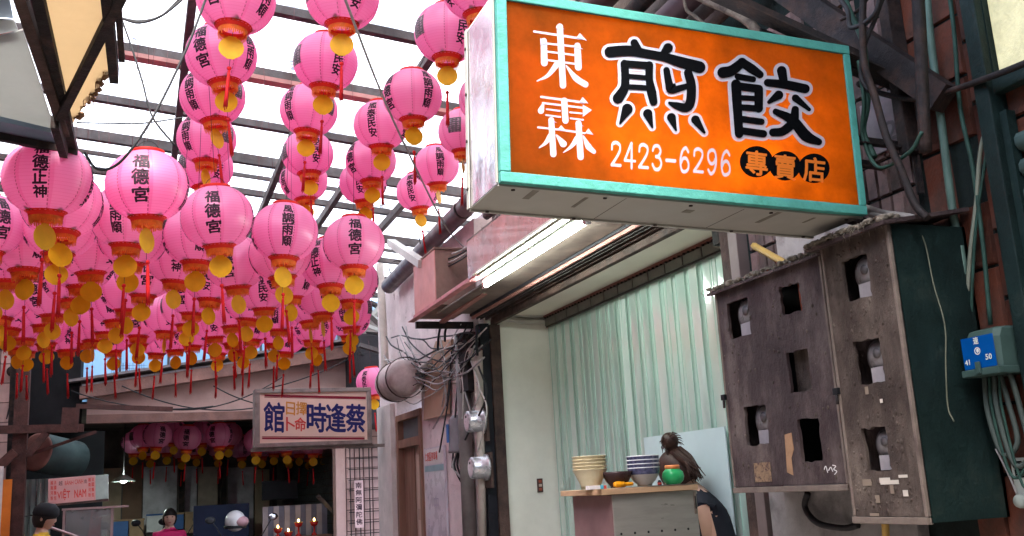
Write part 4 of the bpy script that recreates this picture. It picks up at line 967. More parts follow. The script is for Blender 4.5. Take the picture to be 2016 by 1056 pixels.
for k in range(4):
    lb = ['lowest', 'second', 'third', 'topmost'][k]
    o = dish('blue_bowl', lb + ' blue banded bowl of the stack beside green jar', 1269, 4.34, [(0, .004), (.032, .004), (.036, 0), (.037, .01), (.055, .025), (.072, .055)] if k == 0 else [(.05, .03), (.066, .045), (.072, .055)], greyb, TOP + .0185*k + .0005, group=None)
    MB().lathe([(.0722, .055), (.0765, .066), (.079, .0845)], 28).build('glaze_band', blueb, o); MB().lathe([(.0791, .0845), (.0802, .088), (.0775, .0885), (.07, .06), (.05, .032)], 28).build('rim', rim_m, o)
j = dish('green_jar', 'round green jar with orange lid on the cart', 1326, 4.33, [(0, .0), (.033, .0), (.036, .004), (.05, .018), (.0545, .038), (.05, .058), (.038, .07), (.034, .076)], mat('glossy green plastic', (.03, .36, .12), .22, 0, .1, 6), TOP + .0005, cat='jar')
MB().lathe([(0, .092), (.034, .092), (.0365, .089), (.0365, .074), (.0, .074)], 28).build('lid', mat('orange lid', (.72, .25, .09), .4, 0, .1, 8), j)
p = P(1175, 950, Y=4.3)
o = thing('paper_box', 'flat white paper carton with blue end on the cart board', 'carton', (p.x, 4.3, TOP - .002))
box('carton', mat('white carton', (.7, .66, .66), .5, 0, .08, 9, (.55, .3, .3), .15, 9, .1), o, -.05, .012, -.01, .02, 0, .018, .001); box('blue_end', mat('cyan print', (.1, .45, .6), .5), o, .0125, .03, -.0095, .0195, .0005, .0175, .001); box('red_end', mat('red print', (.6, .08, .06), .5), o, .0305, .045, -.009, .019, .0005, .0165, .001)
p = P(1222, 945, Y=4.295)
o = thing('orange_scoop', 'orange plastic scoop lying at the edge of the cart board', 'scoop', (p.x, 4.295, TOP))
og = mat('orange plastic', (.8, .32, .01), .35, 0, .1, 9)
m = MB(); m.lathe([(0, -.03), (.010, -.028), (.0145, -.015), (.015, 0), (.0125, .014), (.0125, .028), (.0, .032)], 18, (-.01, 0, .015), 'X'); m.build('bowl', og, o)
MB().lathe([(.009, 0), (.0095, .01), (.009, .04), (.006, .044), (0, .045)], 14, (.02, 0, .0145), 'X').build('handle', og, o)
p = P(1298, 945, Y=4.3)
o = thing('small_bottle', 'tiny dark bottle with red label between blue bowls and green jar', 'bottle', (p.x, 4.3, TOP))
MB().lathe([(0, 0), (.009, 0), (.01, .002), (.01, .016), (.006, .02), (.006, .024), (0, .025)], 14).build('glass', mat('dark bottle', (.04, .03, .05), .2), o)
MB().lathe([(.0102, .004), (.0102, .013)], 14).build('label', mat('red bottle label', (.6, .06, .04), .5), o)
p = P(1200, 925, Y=4.3)
# ================================================================== FITTINGS ON THE PLASTERED HOUSE
XW = 2.39
def W(px, py, X=XW): return P(px, py, X=X)
pipe_c = mat('old cream pipe', (.5, .44, .38), .5, 0, .2, 6, (.3, .22, .2), .35, 6, .15)
tag(MB().tube(curve_pts([W(748, 520, 2.3), W(752, 600, 2.3), W(757, 690, 2.3), W(760, 745, 2.3), W(775, 752, 2.33), W(800, 748, 2.35), W(850, 715, 2.36)], 6), .04, 12).build('waste_pipe', pipe_c), 'old cream waste pipe down the house corner bending along the wall', 'pipe')
duct = thing('round_duct', 'short fat grey sheet metal duct sticking out above the wooden door', 'duct', P(785, 750, X=2.22))
duct.scale = (.88,)*3
dm = mat('dull grey duct', (.55, .47, .45), .75, .0, .3, 5, (.25, .18, .16), .4, 4, .15)
MB().lathe([(.0, -.36), (.12, -.355), (.17, -.34), (.19, -.2), (.2, .05), (.185, .3), (.17, .35), (.16, .3)], 24, (0, 0, 0), 'Y').build('shell', dm, duct)
MB().lathe([(.202, -.3), (.21, -.3), (.21, -.27), (.202, -.27)], 24, (0, 0, 0), 'Y').build('band', steel_brown, duct); MB().lathe([(.202, .1), (.21, .1), (.21, .13), (.202, .13)], 24, (0, 0, 0), 'Y').build('band', steel_brown, duct)
MB().beam((.1, 0, .2), (.2, 0, .2), .05, .03).build('strap', steel_dark, duct)
m = MB(); m.poly([W(862, 672, 2.385), W(893, 668, 2.385), W(888, 722, 2.385), W(886, 815, 2.385), W(838, 828, 2.385), W(842, 735, 2.385)], (-.02, 0, 0)); tag(m.build('plywood_board', mat('tan plywood sheet', (.45, .29, .2), .7, 0, .2, 5, (.33, .2, .14), .35, 5, .2)), 'tan plywood sheet nailed on the plastered wall beside the door', 'board')
nb = thing('notice_board', 'pale notice board with red heading and blue rule on the house wall', 'notice', (2.395, 8.3, H - .3))
y0, y1 = W(840, 960).y, W(880, 960).y; zt_ = W(860, 880).z - nb.location.z
box('board', mat('pale blue grey board', (.55, .5, .55), .3, 0, .12, 4), nb, -.02, 0, y1 - 8.3, y0 - 8.3, -.7, zt_, .003)
box('heading', mat('white heading paper', (.65, .6, .58), .5), nb, -.0225, -.0205, y1 - 8.3 + .02, y0 - 8.3 - .02, zt_ - .14, zt_ - .01); box('blue_rule', mat('blue rule', (.25, .38, .42), .4), nb, -.023, -.0205, y1 - 8.3 + .02, y0 - 8.3 - .02, zt_ - .2, zt_ - .15)
m = MB()
for k in range(6): put_text(m, '仁愛區停車場'[k], rect_fn((-.0235, y0 - 8.3 - .05 - .065*k, zt_ - .11), (0, -.055, 0), (0, 0, .07)), .01)
m.build('lettering', mat('red print', (.6, .05, .05), .5), nb)
m = MB()
put_text(m, '中', rect_fn((-.0208, -.02, .13), (0, -.14, 0), (0, 0, .14)), .0)
for k in range(14): put_text(m, '注意事項本市民收費停車管理規定'[k], rect_fn((-.0206, y0 - 8.3 - .07, .03 - .055*k), (0, -.05, 0), (0, 0, .045)), .0)
m.build('lettering', mat('faint print', (.35, .3, .4), .5), nb)
# round electricity meters, junction box, upright pipes
mt = mat('bright meter glass', (.5, .51, .52), .28, .6, .15, 6); mtf = mat('pink white dial', (.6, .5, .53), .3, 0, .15, 20, (.3, .2, .25), .25, 40, .05)
for k, (px, py) in enumerate(((926, 830), (934, 921))):
    q = W(px + 9, py, 2.3); t = thing('round_meter', ('upper' if k == 0 else 'lower') + ' round glass electricity meter sticking out beside the shop jamb', 'meter', q)
    t.scale = (.86,)*3
    MB().lathe([(0, -.075), (.06, -.075), (.085, -.07), (.09, -.06), (.092, .05), (.11, .052), (.11, .07), (0, .07)], 26, (0, 0, 0), 'X').build('glass_cover', mt, t)
    MB().lathe([(0, -.0775), (.05, -.0775), (.07, -.076)], 26, (0, 0, -.0), 'X').build('dial', mtf, t); box('index', black, t, -.08, -.0778, -.015, .02, .03, .05)
    box('base', steel_brown, t, .0705, .095, -.09, .09, -.17, .12, .004)
jb = thing('grey_junction_box', 'grey capsule junction box with blue label beside the round meters', 'junction box', W(903, 858, 2.34))
MB().lathe([(0, .16), (.05, .155), (.075, .12), (.08, -.1), (.085, -.11), (.085, -.13), (0, -.13)], 18).build('capsule', mat('dark grey plastic', (.17, .16, .17), .45, 0, .2, 8), jb)
box('label', mat('bright blue label', (.05, .16, .45), .45), jb, -.086, -.0815, -.01, .045, -.05, .09)
for k in range(5): MB().tube(curve_pts([(.02*math.cos(k*1.3), .02*math.sin(k*1.3), -.13), (.03*math.cos(k*1.3) - .02, .03*math.sin(k), -.24), (.02 + .01*k, -.06*(k % 3), -.33 - .02*k), (.05, -.12, -.25 + .05*k)], 5), .009, 6).build('tail_cable', (wire_grey, wire_dark)[k % 2], jb)
for k, (x, y0_, y1_, r, mm, nm) in enumerate(((908, 660, 1075, .055, mat('grey steel stack', (.2, .18, .17), .5, .2, .3, 6), 'thick grey upright pipe beside the round meters'), (942, 690, 1075, .03, pipe_c, 'slim cream upright pipe next to the shop jamb'))):
    tag(MB().tube([W(x, y0_, 2.34), W(x + 18*(1 if k == 0 else .5), y1_, 2.34)], r, 12).build('upright_pipe', mm), nm, 'pipe')
tag(MB().tube(curve_pts([W(885, 745, 2.34), W(898, 752, 2.33), W(912, 745, 2.32), W(925, 690, 2.32), W(938, 735, 2.32), W(940, 790, 2.33)], 6), .022, 8).build('bent_conduit', pipe_c), 'bent cream conduit looping above the round meters', 'pipe')
box('dark_bracket', steel_dark, None, 2.3, 2.39, 6.99, 7.25, H + .72, H + 1.16); tag(bpy.data.objects['dark_bracket'], 'dark steel plate bracket on the wall beside the shop jamb', 'bracket')
rnd = random.Random(11)
for k in range(20):
    a = W(rnd.uniform(900, 960), rnd.uniform(640, 700), 2.3); b = W(rnd.uniform(745, 800), rnd.uniform(640, 760), 2.28)
    pts = sag(a, b, rnd.uniform(.05, .3), 8)
    pts = [p + Vector((rnd.uniform(-.02, .02), rnd.uniform(-.05, .05), rnd.uniform(-.03, .03))) for p in pts]
    cable('slack_cable', pts, rnd.uniform(.003, .008), (wire_dark, wire_grey, wire_white, wire_dark)[k % 4], None, 'slack cable strung across the plastered wall over the door', 'cable', 'slack cables on the plastered wall', n=3, seg=5)
for k in range(12):
    x = rnd.uniform(858, 945); y = rnd.uniform(650, 760)
    cable('dropped_cable', [W(x, y, 2.3), W(x + rnd.uniform(-25, 25), y + 60, 2.3), W(x + rnd.uniform(-30, 20), y + rnd.uniform(90, 190), 2.32)], rnd.uniform(.004, .009), (wire_grey, wire_dark, wire_white)[k % 3], None, 'cable dropping down the wall toward the round meters', 'cable', 'cables dropping to the round meters', n=5, seg=5)
for k, (a, b) in enumerate((((940, 640), (940, 700)), ((868, 640), (862, 690)), ((880, 640), (876, 672)))):
    cable('black_strap', [P(*a, X=2.2), P((a[0]+b[0])/2 - 2, (a[1]+b[1])/2, X=2.2), P(*b, X=2.22)], .01, black, None, 'black rubber strap hanging from the canopy cross bar', 'strap', 'straps on the canopy cross bar', seg=5)
for k in range(4):
    cable('eaves_cable', sag(P(985, 415 + 8*k, X=2.1), P(890 - 8*k, 500 + 10*k, X=2.1), .05), .006, (wire_white, wire_dark)[k % 2], None, 'cable slung from the sign down to the plywood box', 'cable', 'cables between sign and plywood box', n=0)
# long slack wires across the alley, near the photographer
cable('guy_wire', [P(672, -20, Y=3.2), P(760, 205, Y=4.2), P(840, 375, Y=5.2), P(880, 450, Y=6.0), P(912, 486, Y=6.6)], .0055, wire_grey, None, 'straight grey guy wire slanting down to the plywood box', 'wire')
def ac(px, py, Y=3.6): return P(px, py, Y=Y)
cable('hanging_rope', [ac(412, -20), ac(370, 90), ac(310, 215), ac(262, 290), ac(225, 328), ac(190, 332), ac(166, 300)], .005, wire_dark, None, 'dark rope sagging from the roof to the cream awning', 'rope')
cable('hanging_rope', [ac(238, 34), ac(258, 90), ac(280, 160), ac(300, 230), ac(345, 288)], .004, wire_dark, None, 'dark rope falling from the awning corner to the roof post', 'rope')
cable('hanging_rope', [ac(150, 242), ac(220, 243), ac(280, 243), ac(360, 232)], .003, wire_dark, None, 'thin knotted cord tied across under the roof', 'rope')
for k in range(2): cable('hanging_rope', [ac(238, 36), ac(275, 42 + 3*k), ac(320, 30), ac(370, -20 + 10*k)], .005, wire_dark, None, 'dark rope curling up from the awning corner', 'rope', 'ropes curling up from the awning corner')
# ================================================================== CREAM AWNING, upper left
aw = thing('awning_frame', 'rusty angle steel awning frame carrying stained cream and grey sheets', 'awning', P(120, 100, Z=H + 1.5))
A0 = aw.location.copy()
def AZ(px, py, z=1.5): return P(px, py, Z=H + z) - A0
sheet_c = mat('stained cream sheet', (.5, .4, .26), .6, 0, .2, 2.5, (.4, .27, .16), .28, 3, .15, .2, 30, trans=(.6, .5, .36), tamt=.5)
sheet_g = mat('pale grey sheet', (.42, .42, .4), .5, 0, .25, 3, (.3, .3, .3), .4, 3, .1, trans=(.6, .62, .6), tamt=.3)
def flat(name, pix, mm, z, th=.006):
    m = MB(); m.poly([AZ(x, y, z) for x, y in pix], (0, 0, th)); return m.build(name, mm, aw)
flat('cream_sheet', [(70, -60), (195, -60), (213, 100), (217, 140), (150, 232), (135, 262), (118, 235)], sheet_c, 1.54)
flat('grey_sheet', [(-60, 90), (45, 60), (110, 262), (-60, 215)], sheet_g, 1.53)
flat('blue_sheet', [(-60, 225), (100, 262), (116, 294), (-60, 262)], mat('blue grey flashing', (.2, .27, .36), .45, .2, .2, 4), 1.51, .02)
flat('white_sheet', [(-60, 35), (28, 42), (35, 60), (-60, 80)], sheet_g, 1.56); flat('blue_sheet', [(-60, -20), (15, -20), (26, 36), (-60, 32)], MATS['blue grey flashing'], 1.60)
def bar(a, b, w, z=1.5, mm=steel_dark, h=None): MB().beam(AZ(*a, z), AZ(*b, z), w, h or w).build('bar', mm, aw)
bar((22, -60), (128, 262), .035, 1.5, steel_brown); bar((62, -60), (150, 318), .035, 1.515); bar((108, 240), (135, 332), .03, 1.47, steel_dark, .05)
bar((262, -55), (118, 232), .03, 1.48); bar((205, -60), (225, 150), .03, 1.5, steel_dark, .06); bar((230, -30), (240, 118), .02, 1.52); bar((-60, 258), (150, 300), .03, 1.49, steel_dark)
tufts('frayed_edge', aw, AZ(214, 140, 1.54), AZ(152, 235, 1.54), 40, .08, mat('frayed brown edge', (.2, .11, .06), .9), .01, 9)
# ================================================================== FAR END: porch building with garage
YG = 12.5
pinkw = mat('faded pink wall paint', (.5, .33, .29), .75, 0, .2, 3, (.34, .2, .18), .35, 3, .15, .3, 30)
pinkc = mat('weathered pinkish concrete', (.26, .14, .115), .8, 0, .3, 4, (.16, .1, .09), .42, 5, .15, .5, 40)
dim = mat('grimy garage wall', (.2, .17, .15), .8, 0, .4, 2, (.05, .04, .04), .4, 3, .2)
por = thing('porch_building', 'low pinkish building with sloping concrete porch roof and dark open garage', 'building', (1.0, YG, 0))
def rz_(X): return H + 1.24 + .15*(X + .61)
def slab(name, x0, x1, off, th, y0, y1, mm):
    MB().add([(x0-1, y0, rz_(x0)+off), (x1-1, y0, rz_(x1)+off), (x1-1, y1, rz_(x1)+off), (x0-1, y1, rz_(x0)+off), (x0-1, y0, rz_(x0)+off+th), (x1-1, y0, rz_(x1)+off+th), (x1-1, y1, rz_(x1)+off+th), (x0-1, y1, rz_(x0)+off+th)],
             [(0,3,2,1),(4,5,6,7),(0,1,5,4),(1,2,6,5),(2,3,7,6),(3,0,4,7)]).build(name, mm, por)
slab('roof_beam', -.62, 2.95, 0, .14, -.28, -.1, pinkc); slab('roof_sheet', -.75, 3.0, .2, .03, -.36, .5, mat('dull zinc sheet', (.2, .17, .17), .6, .2, .3, 6)); slab('light_gap_strip', -.6, 2.9, .15, .02, -.2, -.12, mat('light gap white', (.6, .62, .65), .5))  # white strip stands in for the light gap between sheet and beam
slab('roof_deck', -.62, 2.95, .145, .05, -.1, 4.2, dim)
m = MB(); m.poly([(-.55-1, 0, H + 1.08), (2.5-1, 0, H + 1.08), (2.5-1, 0, rz_(2.5) + .1), (-.55-1, 0, rz_(-.55) + .1)], (0, .15, 0)); m.build('gable_wall', pinkw, por)
box('lintel', pinkc, por, -1.55, 1.5, -.02, .17, H + .98, H + 1.078)
pil = box('pier', mat('pier mortar', (.12, .07, .065), .9), por, 1.45, 1.92, .012, .2, 0, rz_(2.5) + .2)
ptile = mat('dirty pink wall tile', (.46, .3, .27), .6, 0, .25, 5, (.3, .18, .16), .3, 6, .15)
t3 = MB().add([(-.05,0,-.06),(.05,0,-.06),(.05,0,.06),(-.05,0,.06),(-.047,-.01,-.057),(.047,-.01,-.057),(.047,-.01,.057),(-.047,-.01,.057)], [(4,5,6,7),(0,1,5,4),(1,2,6,5),(2,3,7,6),(3,0,4,7)]).mesh('tile'); t3.materials.append(ptile)
for c in range(4):
    for r in range(13):
        o = link('tile', t3, None, pil); o.location = (1.513 + .112*c, .012, H - .75 + .128*r)
box('jamb', pinkw, por, 1.33, 1.449, -.01, .2, 0, H + .979)
grid = thing('iron_grille', 'dark iron lattice grille fixed over the tiled pier', 'grille', (2.68, YG - .06, H))
for k in range(4): MB().beam((-.18 + .12*k, 0, -.8), (-.18 + .12*k, 0, .62), .012, .012).build('upright_bar', steel_dark, grid)
for k in range(11): MB().beam((-.2, .0, -.72 + .13*k), (.22, .0, -.72 + .13*k), .01, .01).build('cross_bar', steel_dark, grid)
pl = thing('vertical_plaque', 'narrow pink plaque with six vertical black characters on the iron grille', 'plaque', P(707, 990, Y=YG - .09))
box('plate', mat('pale pink plaque', (.6, .4, .38), .6), pl, -.055, .055, 0, .006, -.3, .27)
m = MB()
for k, ch in enumerate('南無阿彌陀佛'): put_text(m, ch, rect_fn((-.04, -.001, .175 - .088*k), (.075, 0, 0), (0, 0, .07)), .01)
m.build('lettering', ink, pl)
# garage inside
gar = thing('garage_interior', 'dim garage behind the hanging lanterns with panelled back wall', 'garage', (.6, 14.5, 0))
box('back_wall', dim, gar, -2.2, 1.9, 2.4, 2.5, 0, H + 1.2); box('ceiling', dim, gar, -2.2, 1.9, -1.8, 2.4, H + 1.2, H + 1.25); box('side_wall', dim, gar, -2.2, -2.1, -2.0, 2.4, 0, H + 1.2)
for k, (x0, x1, z1, mm) in enumerate(((-1.25, -1.12, .75, mat('white panel', (.6, .6, .56), .6)), (-1.1, -.8, .62, mat('tan panel', (.5, .4, .28), .6, 0, .25, 3)), (-.78, -.5, .65, mat('brick brown panel', (.25, .15, .1), .6, 0, .3, 3)), (-.48, .02, .62, mat('silver foil panel', (.55, .55, .58), .35, .1, .4, 4)), (.14, .32, .6, mat('silver foil panel', (0, 0, 0))), (.34, .64, .58, mat('buff panel', (.5, .42, .34), .6, 0, .3, 4)), (.8, 1.2, .55, MATS['silver foil panel']), (1.22, 1.45, .5, MATS['tan panel']))):
    box('wall_panel', mm, gar, x0, x1, 2.36 - .004*k, 2.39, H - 1.2, H + z1)
for x in (.08, .72, 1.5): box('dark_post', steel_dark, gar, x - .04, x + .04, 2.1, 2.2, 0, H + 1.2)
box('side_wall', dim, gar, 1.89, 1.95, -1.9, 2.5, 0, H + 1.2)
sl_m = mat('dark shutter slat', (.05, .055, .06), .35, .4, .3, 8)
for k in range(18): MB().beam((1.86, -1.8, H - .7 + .1*k), (1.86, 2.3, H - .7 + .1*k), .03, .085, (0, 0, 1)).build('side_slat', sl_m, gar)
box('tv_panel', black, None, 1.62, 2.1, 14.1, 14.16, H + .0, H + .26, .01); tag(bpy.data.objects['tv_panel'], 'large flat black screen standing in the garage', 'screen')
# the light blue upper windows above the porch roof
up = thing('upper_glazing', 'pale blue upper glazing with netting above the porch roof', 'window', (.7, 13.4, H + 1.3))
bl = glassy('pale blue pane', (.6, .78, .9), .3, .2, (.5, .66, .78), .85, .05)
mesh_m = mat('dark netting', (.08, .1, .13), .8)
for k in range(7):
    x = -1.5 + .58*k; box('pane', bl, up, x + .015, x + .565, 0, .008, -.1, 1.35)
    box('mullion', steel_grey, up, x - .015, x + .0145, -.02, .02, -.12, 1.4)
for k, x0 in ((0, -1.0), (1, -.32), (2, .3)):
    n = MB()
    for i in range(12): n.beam((x0 + .035*i, -.03, -.05), (x0 + .035*i + random.uniform(-.03, .03), -.03, .5), .004, .004)
    for i in range(12): n.beam((x0, -.034, -.03 + .045*i), (x0 + .4, -.034, -.03 + .045*i + random.uniform(-.02, .02)), .004, .004)
    o = n.build('netting', mesh_m, up); o['kind'] = 'stuff'
box('top_rail', steel_grey, up, -1.55, 2.6, -.03, .03, 1.4, 1.5)
tag(MB().bbox(2.55, 3.6, 13.3, 13.5, 0, H + 2.5, .01).build('side_house', conc), 'grey stained house side at the end of the alley', 'house')
# debris: broken gutters and dark junk under the roof edge by the house corner
rnd = random.Random(21)
for k in range(10):
    a = P(rnd.uniform(700, 745), rnd.uniform(590, 720), Y=11.2 + .1*k); b = a + Vector((rnd.uniform(.2, .7), rnd.uniform(-.2, .2), rnd.uniform(-.3, .35)))
    tag(MB().beam(a, b, rnd.uniform(.03, .12), rnd.uniform(.02, .05)).build('broken_gutter', (steel_grey, steel_dark, white_metal)[k % 3]), 'broken gutter piece jumbled under the roof edge at house corner', 'gutter', 'broken gutter pieces under the roof edge')
tag(MB().bbox(2.45, 3.3, 11.6, 12.4, H + .8, H + 1.9, .03).build('dark_shed', mat('black tarred shed', (.03, .026, .028), .8, 0, .4, 6)), 'dark tarred lean-to between plastered house and tiled pier', 'shed')
# netting sagging under the roof beam, cables
for k, (a, b, s) in enumerate((((140, 770), (420, 800), .1), ((290, 800), (560, 740), .18), ((500, 770), (700, 700), .06), ((420, 760), (600, 800), .1), ((240, 760), (520, 800), .14))):
    cable('porch_cable', sag(P(*a, Y=12.1), P(*b, Y=12.05), s, 12), .008, wire_dark, None, 'dark cable sagging in front of the porch beam', 'cable', 'cables in front of the porch beam', n=0)
# ---- fortune teller's sign
fs_ = thing('fortune_sign', 'old pinkish sign board with navy Chinese characters and maroon rules', 'sign', (1.64, 9.9, H + .5))
fm = mat('weathered grey sign frame', (.27, .22, .2), .6, 0, .25, 7, (.15, .11, .1), .4, 6, .12); face = mat('faded pink sign face', (.74, .52, .43), .5, 0, .06, 2)
hw, hh = .575, .565
box('back', fm, fs_, -hw, hw, .03, .16, 0, hh, .004)
for nm, v in (('frame_rail', (-hw, hw, -.02, .03, 0, .04)), ('frame_rail', (-hw, hw, -.02, .03, hh - .04, hh)), ('frame_stile', (-hw, -hw + .05, -.018, .03, .041, hh - .041)), ('frame_stile', (hw - .045, hw, -.018, .03, .041, hh - .041))): box(nm, fm, fs_, *v, .004)
box('face', face, fs_, -hw + .045, hw - .04, .0, .029, .035, hh - .035)
box('carrier_bar', fm, fs_, -hw - .03, hw + .2, .02, .05, -.035, -.003)
navy = mat('navy sign paint', (.02, .02, .12), .5, 0, .1, 9); maroon = mat('maroon rule', (.22, .01, .03), .5); och = mat('ochre paint', (.6, .25, .05), .5); redt = mat('red sign paint', (.6, .06, .05), .5)
def F(x, y, dz=0):
    q = P(500 + x/6.6, 740 + y/6.6, Y=9.9); return (q.x - 1.64, -.001 - dz, q.z - H - .5)
for (ch, x0, x1, y0, y1, mm) in (('館', 130, 392, 342, 722, navy), ('日', 418, 532, 338, 502, och), ('擇', 548, 688, 335, 502, och), ('卜', 420, 532, 538, 715, redt), ('命', 530, 675, 538, 712, redt), ('時', 690, 938, 355, 722, navy), ('逢', 935, 1192, 360, 722, navy), ('蔡', 1198, 1442, 368, 724, navy)):
    m = MB(); put_text(m, ch, lambda a, b: F(x0 + (x1-x0)*a, y1 + (y0-y1)*b + 14*a, .0005), .012 if mm is navy else .01); m.build('lettering', mm, fs_)
for (xa, ya2, xb, yb2, th) in ((135, 258, 1452, 286, 13), (135, 281, 1452, 303, 4), (105, 790, 1438, 797, 4), (105, 813, 1438, 818, 12)):
    m = MB(); m.add([F(xa, ya2 - th, .0003), F(xb, yb2 - th, .0003), F(xb, yb2 + th, .0003), F(xa, ya2 + th, .0003)], [(0, 1, 2, 3)]); m.build('rule', maroon, fs_)
# ---- lanterns in the porch
GP = 'pink lanterns hung inside the garage porch'
pl1 = [(310, 857), (369, 862), (431, 858), (506, 868), (562, 868), (616, 872)]
pl2 = [(282, 860, 14.3), (341, 850, 14.4), (396, 853, 14.4), (452, 856, 14.3), (540, 872, 14.4), (590, 874, 14.4), (637, 874, 14.2), (474, 880, 14.9)]
pl3 = [(265, 872, 15.1), (330, 872, 15.2), (385, 876, 15.2), (430, 878, 15.3), (515, 880, 15.1), (570, 882, 15.3), (610, 884, 15.3), (295, 880, 15.9), (360, 884, 15.9)]
for k, (x, y) in enumerate(pl1): lantern(P(x, y, Y=13.5 + .05*(k % 2)), (20, -5, -30, 10, 30, -15)[k], 1, 'pink lantern in the front line inside the garage porch, gold card in full light', GP, H + 1.19, 0, 1.0)
for x, y, d in pl2 + pl3: lantern(P(x, y, Y=d), random.choice((-70, 80, 120, 40)), 2, 'pink lantern in the dim rows behind the front line inside the porch', GP, H + 1.19, random.uniform(-30, 30))
lantern(P(733, 752, Y=10.9), 60, 1, 'lone pink lantern peeping out between the fortune sign and the round duct', None, H + 1.7, 10)
# ================================================================== LEFT EDGE
lw = thing('tiled_left_wall', 'pink tiled house wall behind the rusty post', 'wall', (-1.42, 10.5, 0))
box('wall', mat('left wall mortar', (.1, .06, .055), .9), lw, -.3, -.012, -1.6, 1.9, 0, 5)
t4 = MB().add([(0,-.1,-.1),(0,.1,-.1),(0,.1,.1),(0,-.1,.1),(.01,-.097,-.097),(.01,.097,-.097),(.01,.097,.097),(.01,-.097,.097)], [(4,5,6,7),(0,1,5,4),(1,2,6,5),(2,3,7,6),(3,0,4,7)]).mesh('tile'); t4.materials.append(ptile)
for c in range(14):
    for r in range(15): o = link('tile', t4, None, lw); o.location = (-.012, -1.0 + .207*c, .9 + .207*r)
xr = P(44, 700, Y=11.7).x + 1.42
box('front_wall', MATS['left wall mortar'], lw, -1.2, xr, 1.212, 1.4, 0, 5)
t5 = MB().add([(-.1,0,-.1),(.1,0,-.1),(.1,0,.1),(-.1,0,.1),(-.097,-.01,-.097),(.097,-.01,-.097),(.097,-.01,.097),(-.097,-.01,.097)], [(4,5,6,7),(0,1,5,4),(1,2,6,5),(2,3,7,6),(3,0,4,7)]).mesh('tile'); t5.materials.append(ptile)
for c in range(3):
    for r in range(15): o = link('tile', t5, None, lw); o.location = (xr - .105 - .207*c, 1.212, .9 + .207*r)
box('hatch', black, lw, xr - .24, xr - .14, 1.19, 1.2, H + 1.72, H + 2.0)
fl = thing('wall_fan', 'small round dark fan with cable on the pink tiles', 'fan', P(24, 732, Y=11.66)); MB().lathe([(0, -.05), (.05, -.05), (.055, 0), (.03, .03)], 16, (0, 0, 0), 'Y').build('head', steel_dark, fl); MB().tube(curve_pts([(0, .02, -.04), (.01, .03, -.2), (-.03, .03, -.5)], 5), .006, 6).build('cable', wire_dark, fl)
tag(box('left_house', conc, None, -3.2, -1.75, -4.4, 9.2, 0, 4.6), 'grey house flanking the alley opposite the shop', 'house')
tag(box('rear_light_block', conc, None, -7, 7, -5.5, -4.5, 0, 5.2), 'unseen grey house added behind the alley to block light', 'house')  # out of view; added close and tall to stop light from behind
tb = mat('rusty brown timber', (.085, .036, .03), .75, 0, .35, 8, (.03, .016, .015), .4, 6, .15, .5, 50)
fr_ = thing('timber_frame', 'rusty brown timber frame of the food stall with braces', 'frame', P(38, 1056, Y=11.2))
FO = fr_.location.copy()
def T(px, py, Y=11.2): return P(px, py, Y=Y) - FO
def tim(a, b, w, h=None, Y=11.2, mm=tb, nm='timber'): MB().beam(T(*a, Y), T(*b, Y), w, h or w, (0, 1, 0)).build(nm, mm, fr_)
tim((50, 655), (28, 1120), .13, .13, 11.2, tb, 'post'); tim((30, 690), (12, 1120), .07, .07, 11.4, steel_dark, 'post')
tim((-20, 847), (165, 843), .08, .07, 11.1); tim((150, 800), (340, 806), .05, .05, 11.6); tim((55, 895), (92, 852), .07, .06, 11.05, tb, 'brace'); tim((-20, 935), (30, 890), .09, .06, 11.05, tb, 'brace'); tim((45, 900), (190, 850), .03, .03, 11.15, tb, 'brace'); tim((140, 803), (136, 852), .16, .03, 10.9, tb, 'hanging_board')
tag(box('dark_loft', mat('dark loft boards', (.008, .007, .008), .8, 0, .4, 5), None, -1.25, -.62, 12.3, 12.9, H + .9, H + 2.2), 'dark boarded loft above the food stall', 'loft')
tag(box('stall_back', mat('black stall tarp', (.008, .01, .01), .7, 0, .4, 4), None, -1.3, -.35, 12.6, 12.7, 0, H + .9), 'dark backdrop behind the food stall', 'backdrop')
br = thing('round_tank', 'horizontal teal grey tank with rusty round end under the timber braces', 'tank', P(72, 890, Y=11.3))
br.rotation_euler = (0, rad(8), rad(52))
MB().lathe([(.19, 0), (.2, .01), (.2, .55), (.19, .56)], 24, (0, 0, 0), 'X', True).build('shell', mat('teal tank metal', (.03, .05, .048), .6, .1, .4, 4), br); MB().lathe([(0, -.012), (.17, -.012), (.195, -.004), (.195, .004)], 24, (0, 0, 0), 'X').build('end_disc', mat('rusty disc', (.2, .085, .07), .7, 0, .3, 6), br)
pls = glassy('clear plastic sheet', (.7, .82, .78), .45, .06, (.45, .55, .5), .5, .3)
m = MB(); vs = []; n = 16; nz = 6
for j in range(nz):
    for i in range(n+1): vs.append((-1.12 + .30*i/n, 11.7 + .03*math.sin(i*1.7 + j*.4) + .015*math.sin(i*3.1), .4 + (H - .05)*j/(nz-1)))
m.add(vs, [(j*(n+1)+i, j*(n+1)+i+1, (j+1)*(n+1)+i+1, (j+1)*(n+1)+i) for j in range(nz-1) for i in range(n)], True); tag(m.build('plastic_sheet', pls), 'shiny clear plastic sheet hanging beside the rusty post', 'sheet')
ob = thing('orange_banner', 'orange banner strip with white edge on the left wall', 'banner', P(10, 1000, Y=11.0)); box('cloth', mat('orange cloth', (.6, .16, .02), .6), ob, -.03, .05, 0, .01, -.6, .27); box('edge', mat('pale edge', (.55, .5, .48), .6), ob, -.2, -.032, 0, .01, -.6, .4)
vs_ = thing('food_stall_sign', 'pinkish light box reading VIET NAM in red on the food stall', 'sign', P(95, 996, Y=11.0)); vs_.rotation_euler = (0, rad(-2.5), 0)
w1 = P(188, 990, Y=11.0).x - vs_.location.x; hv = .26
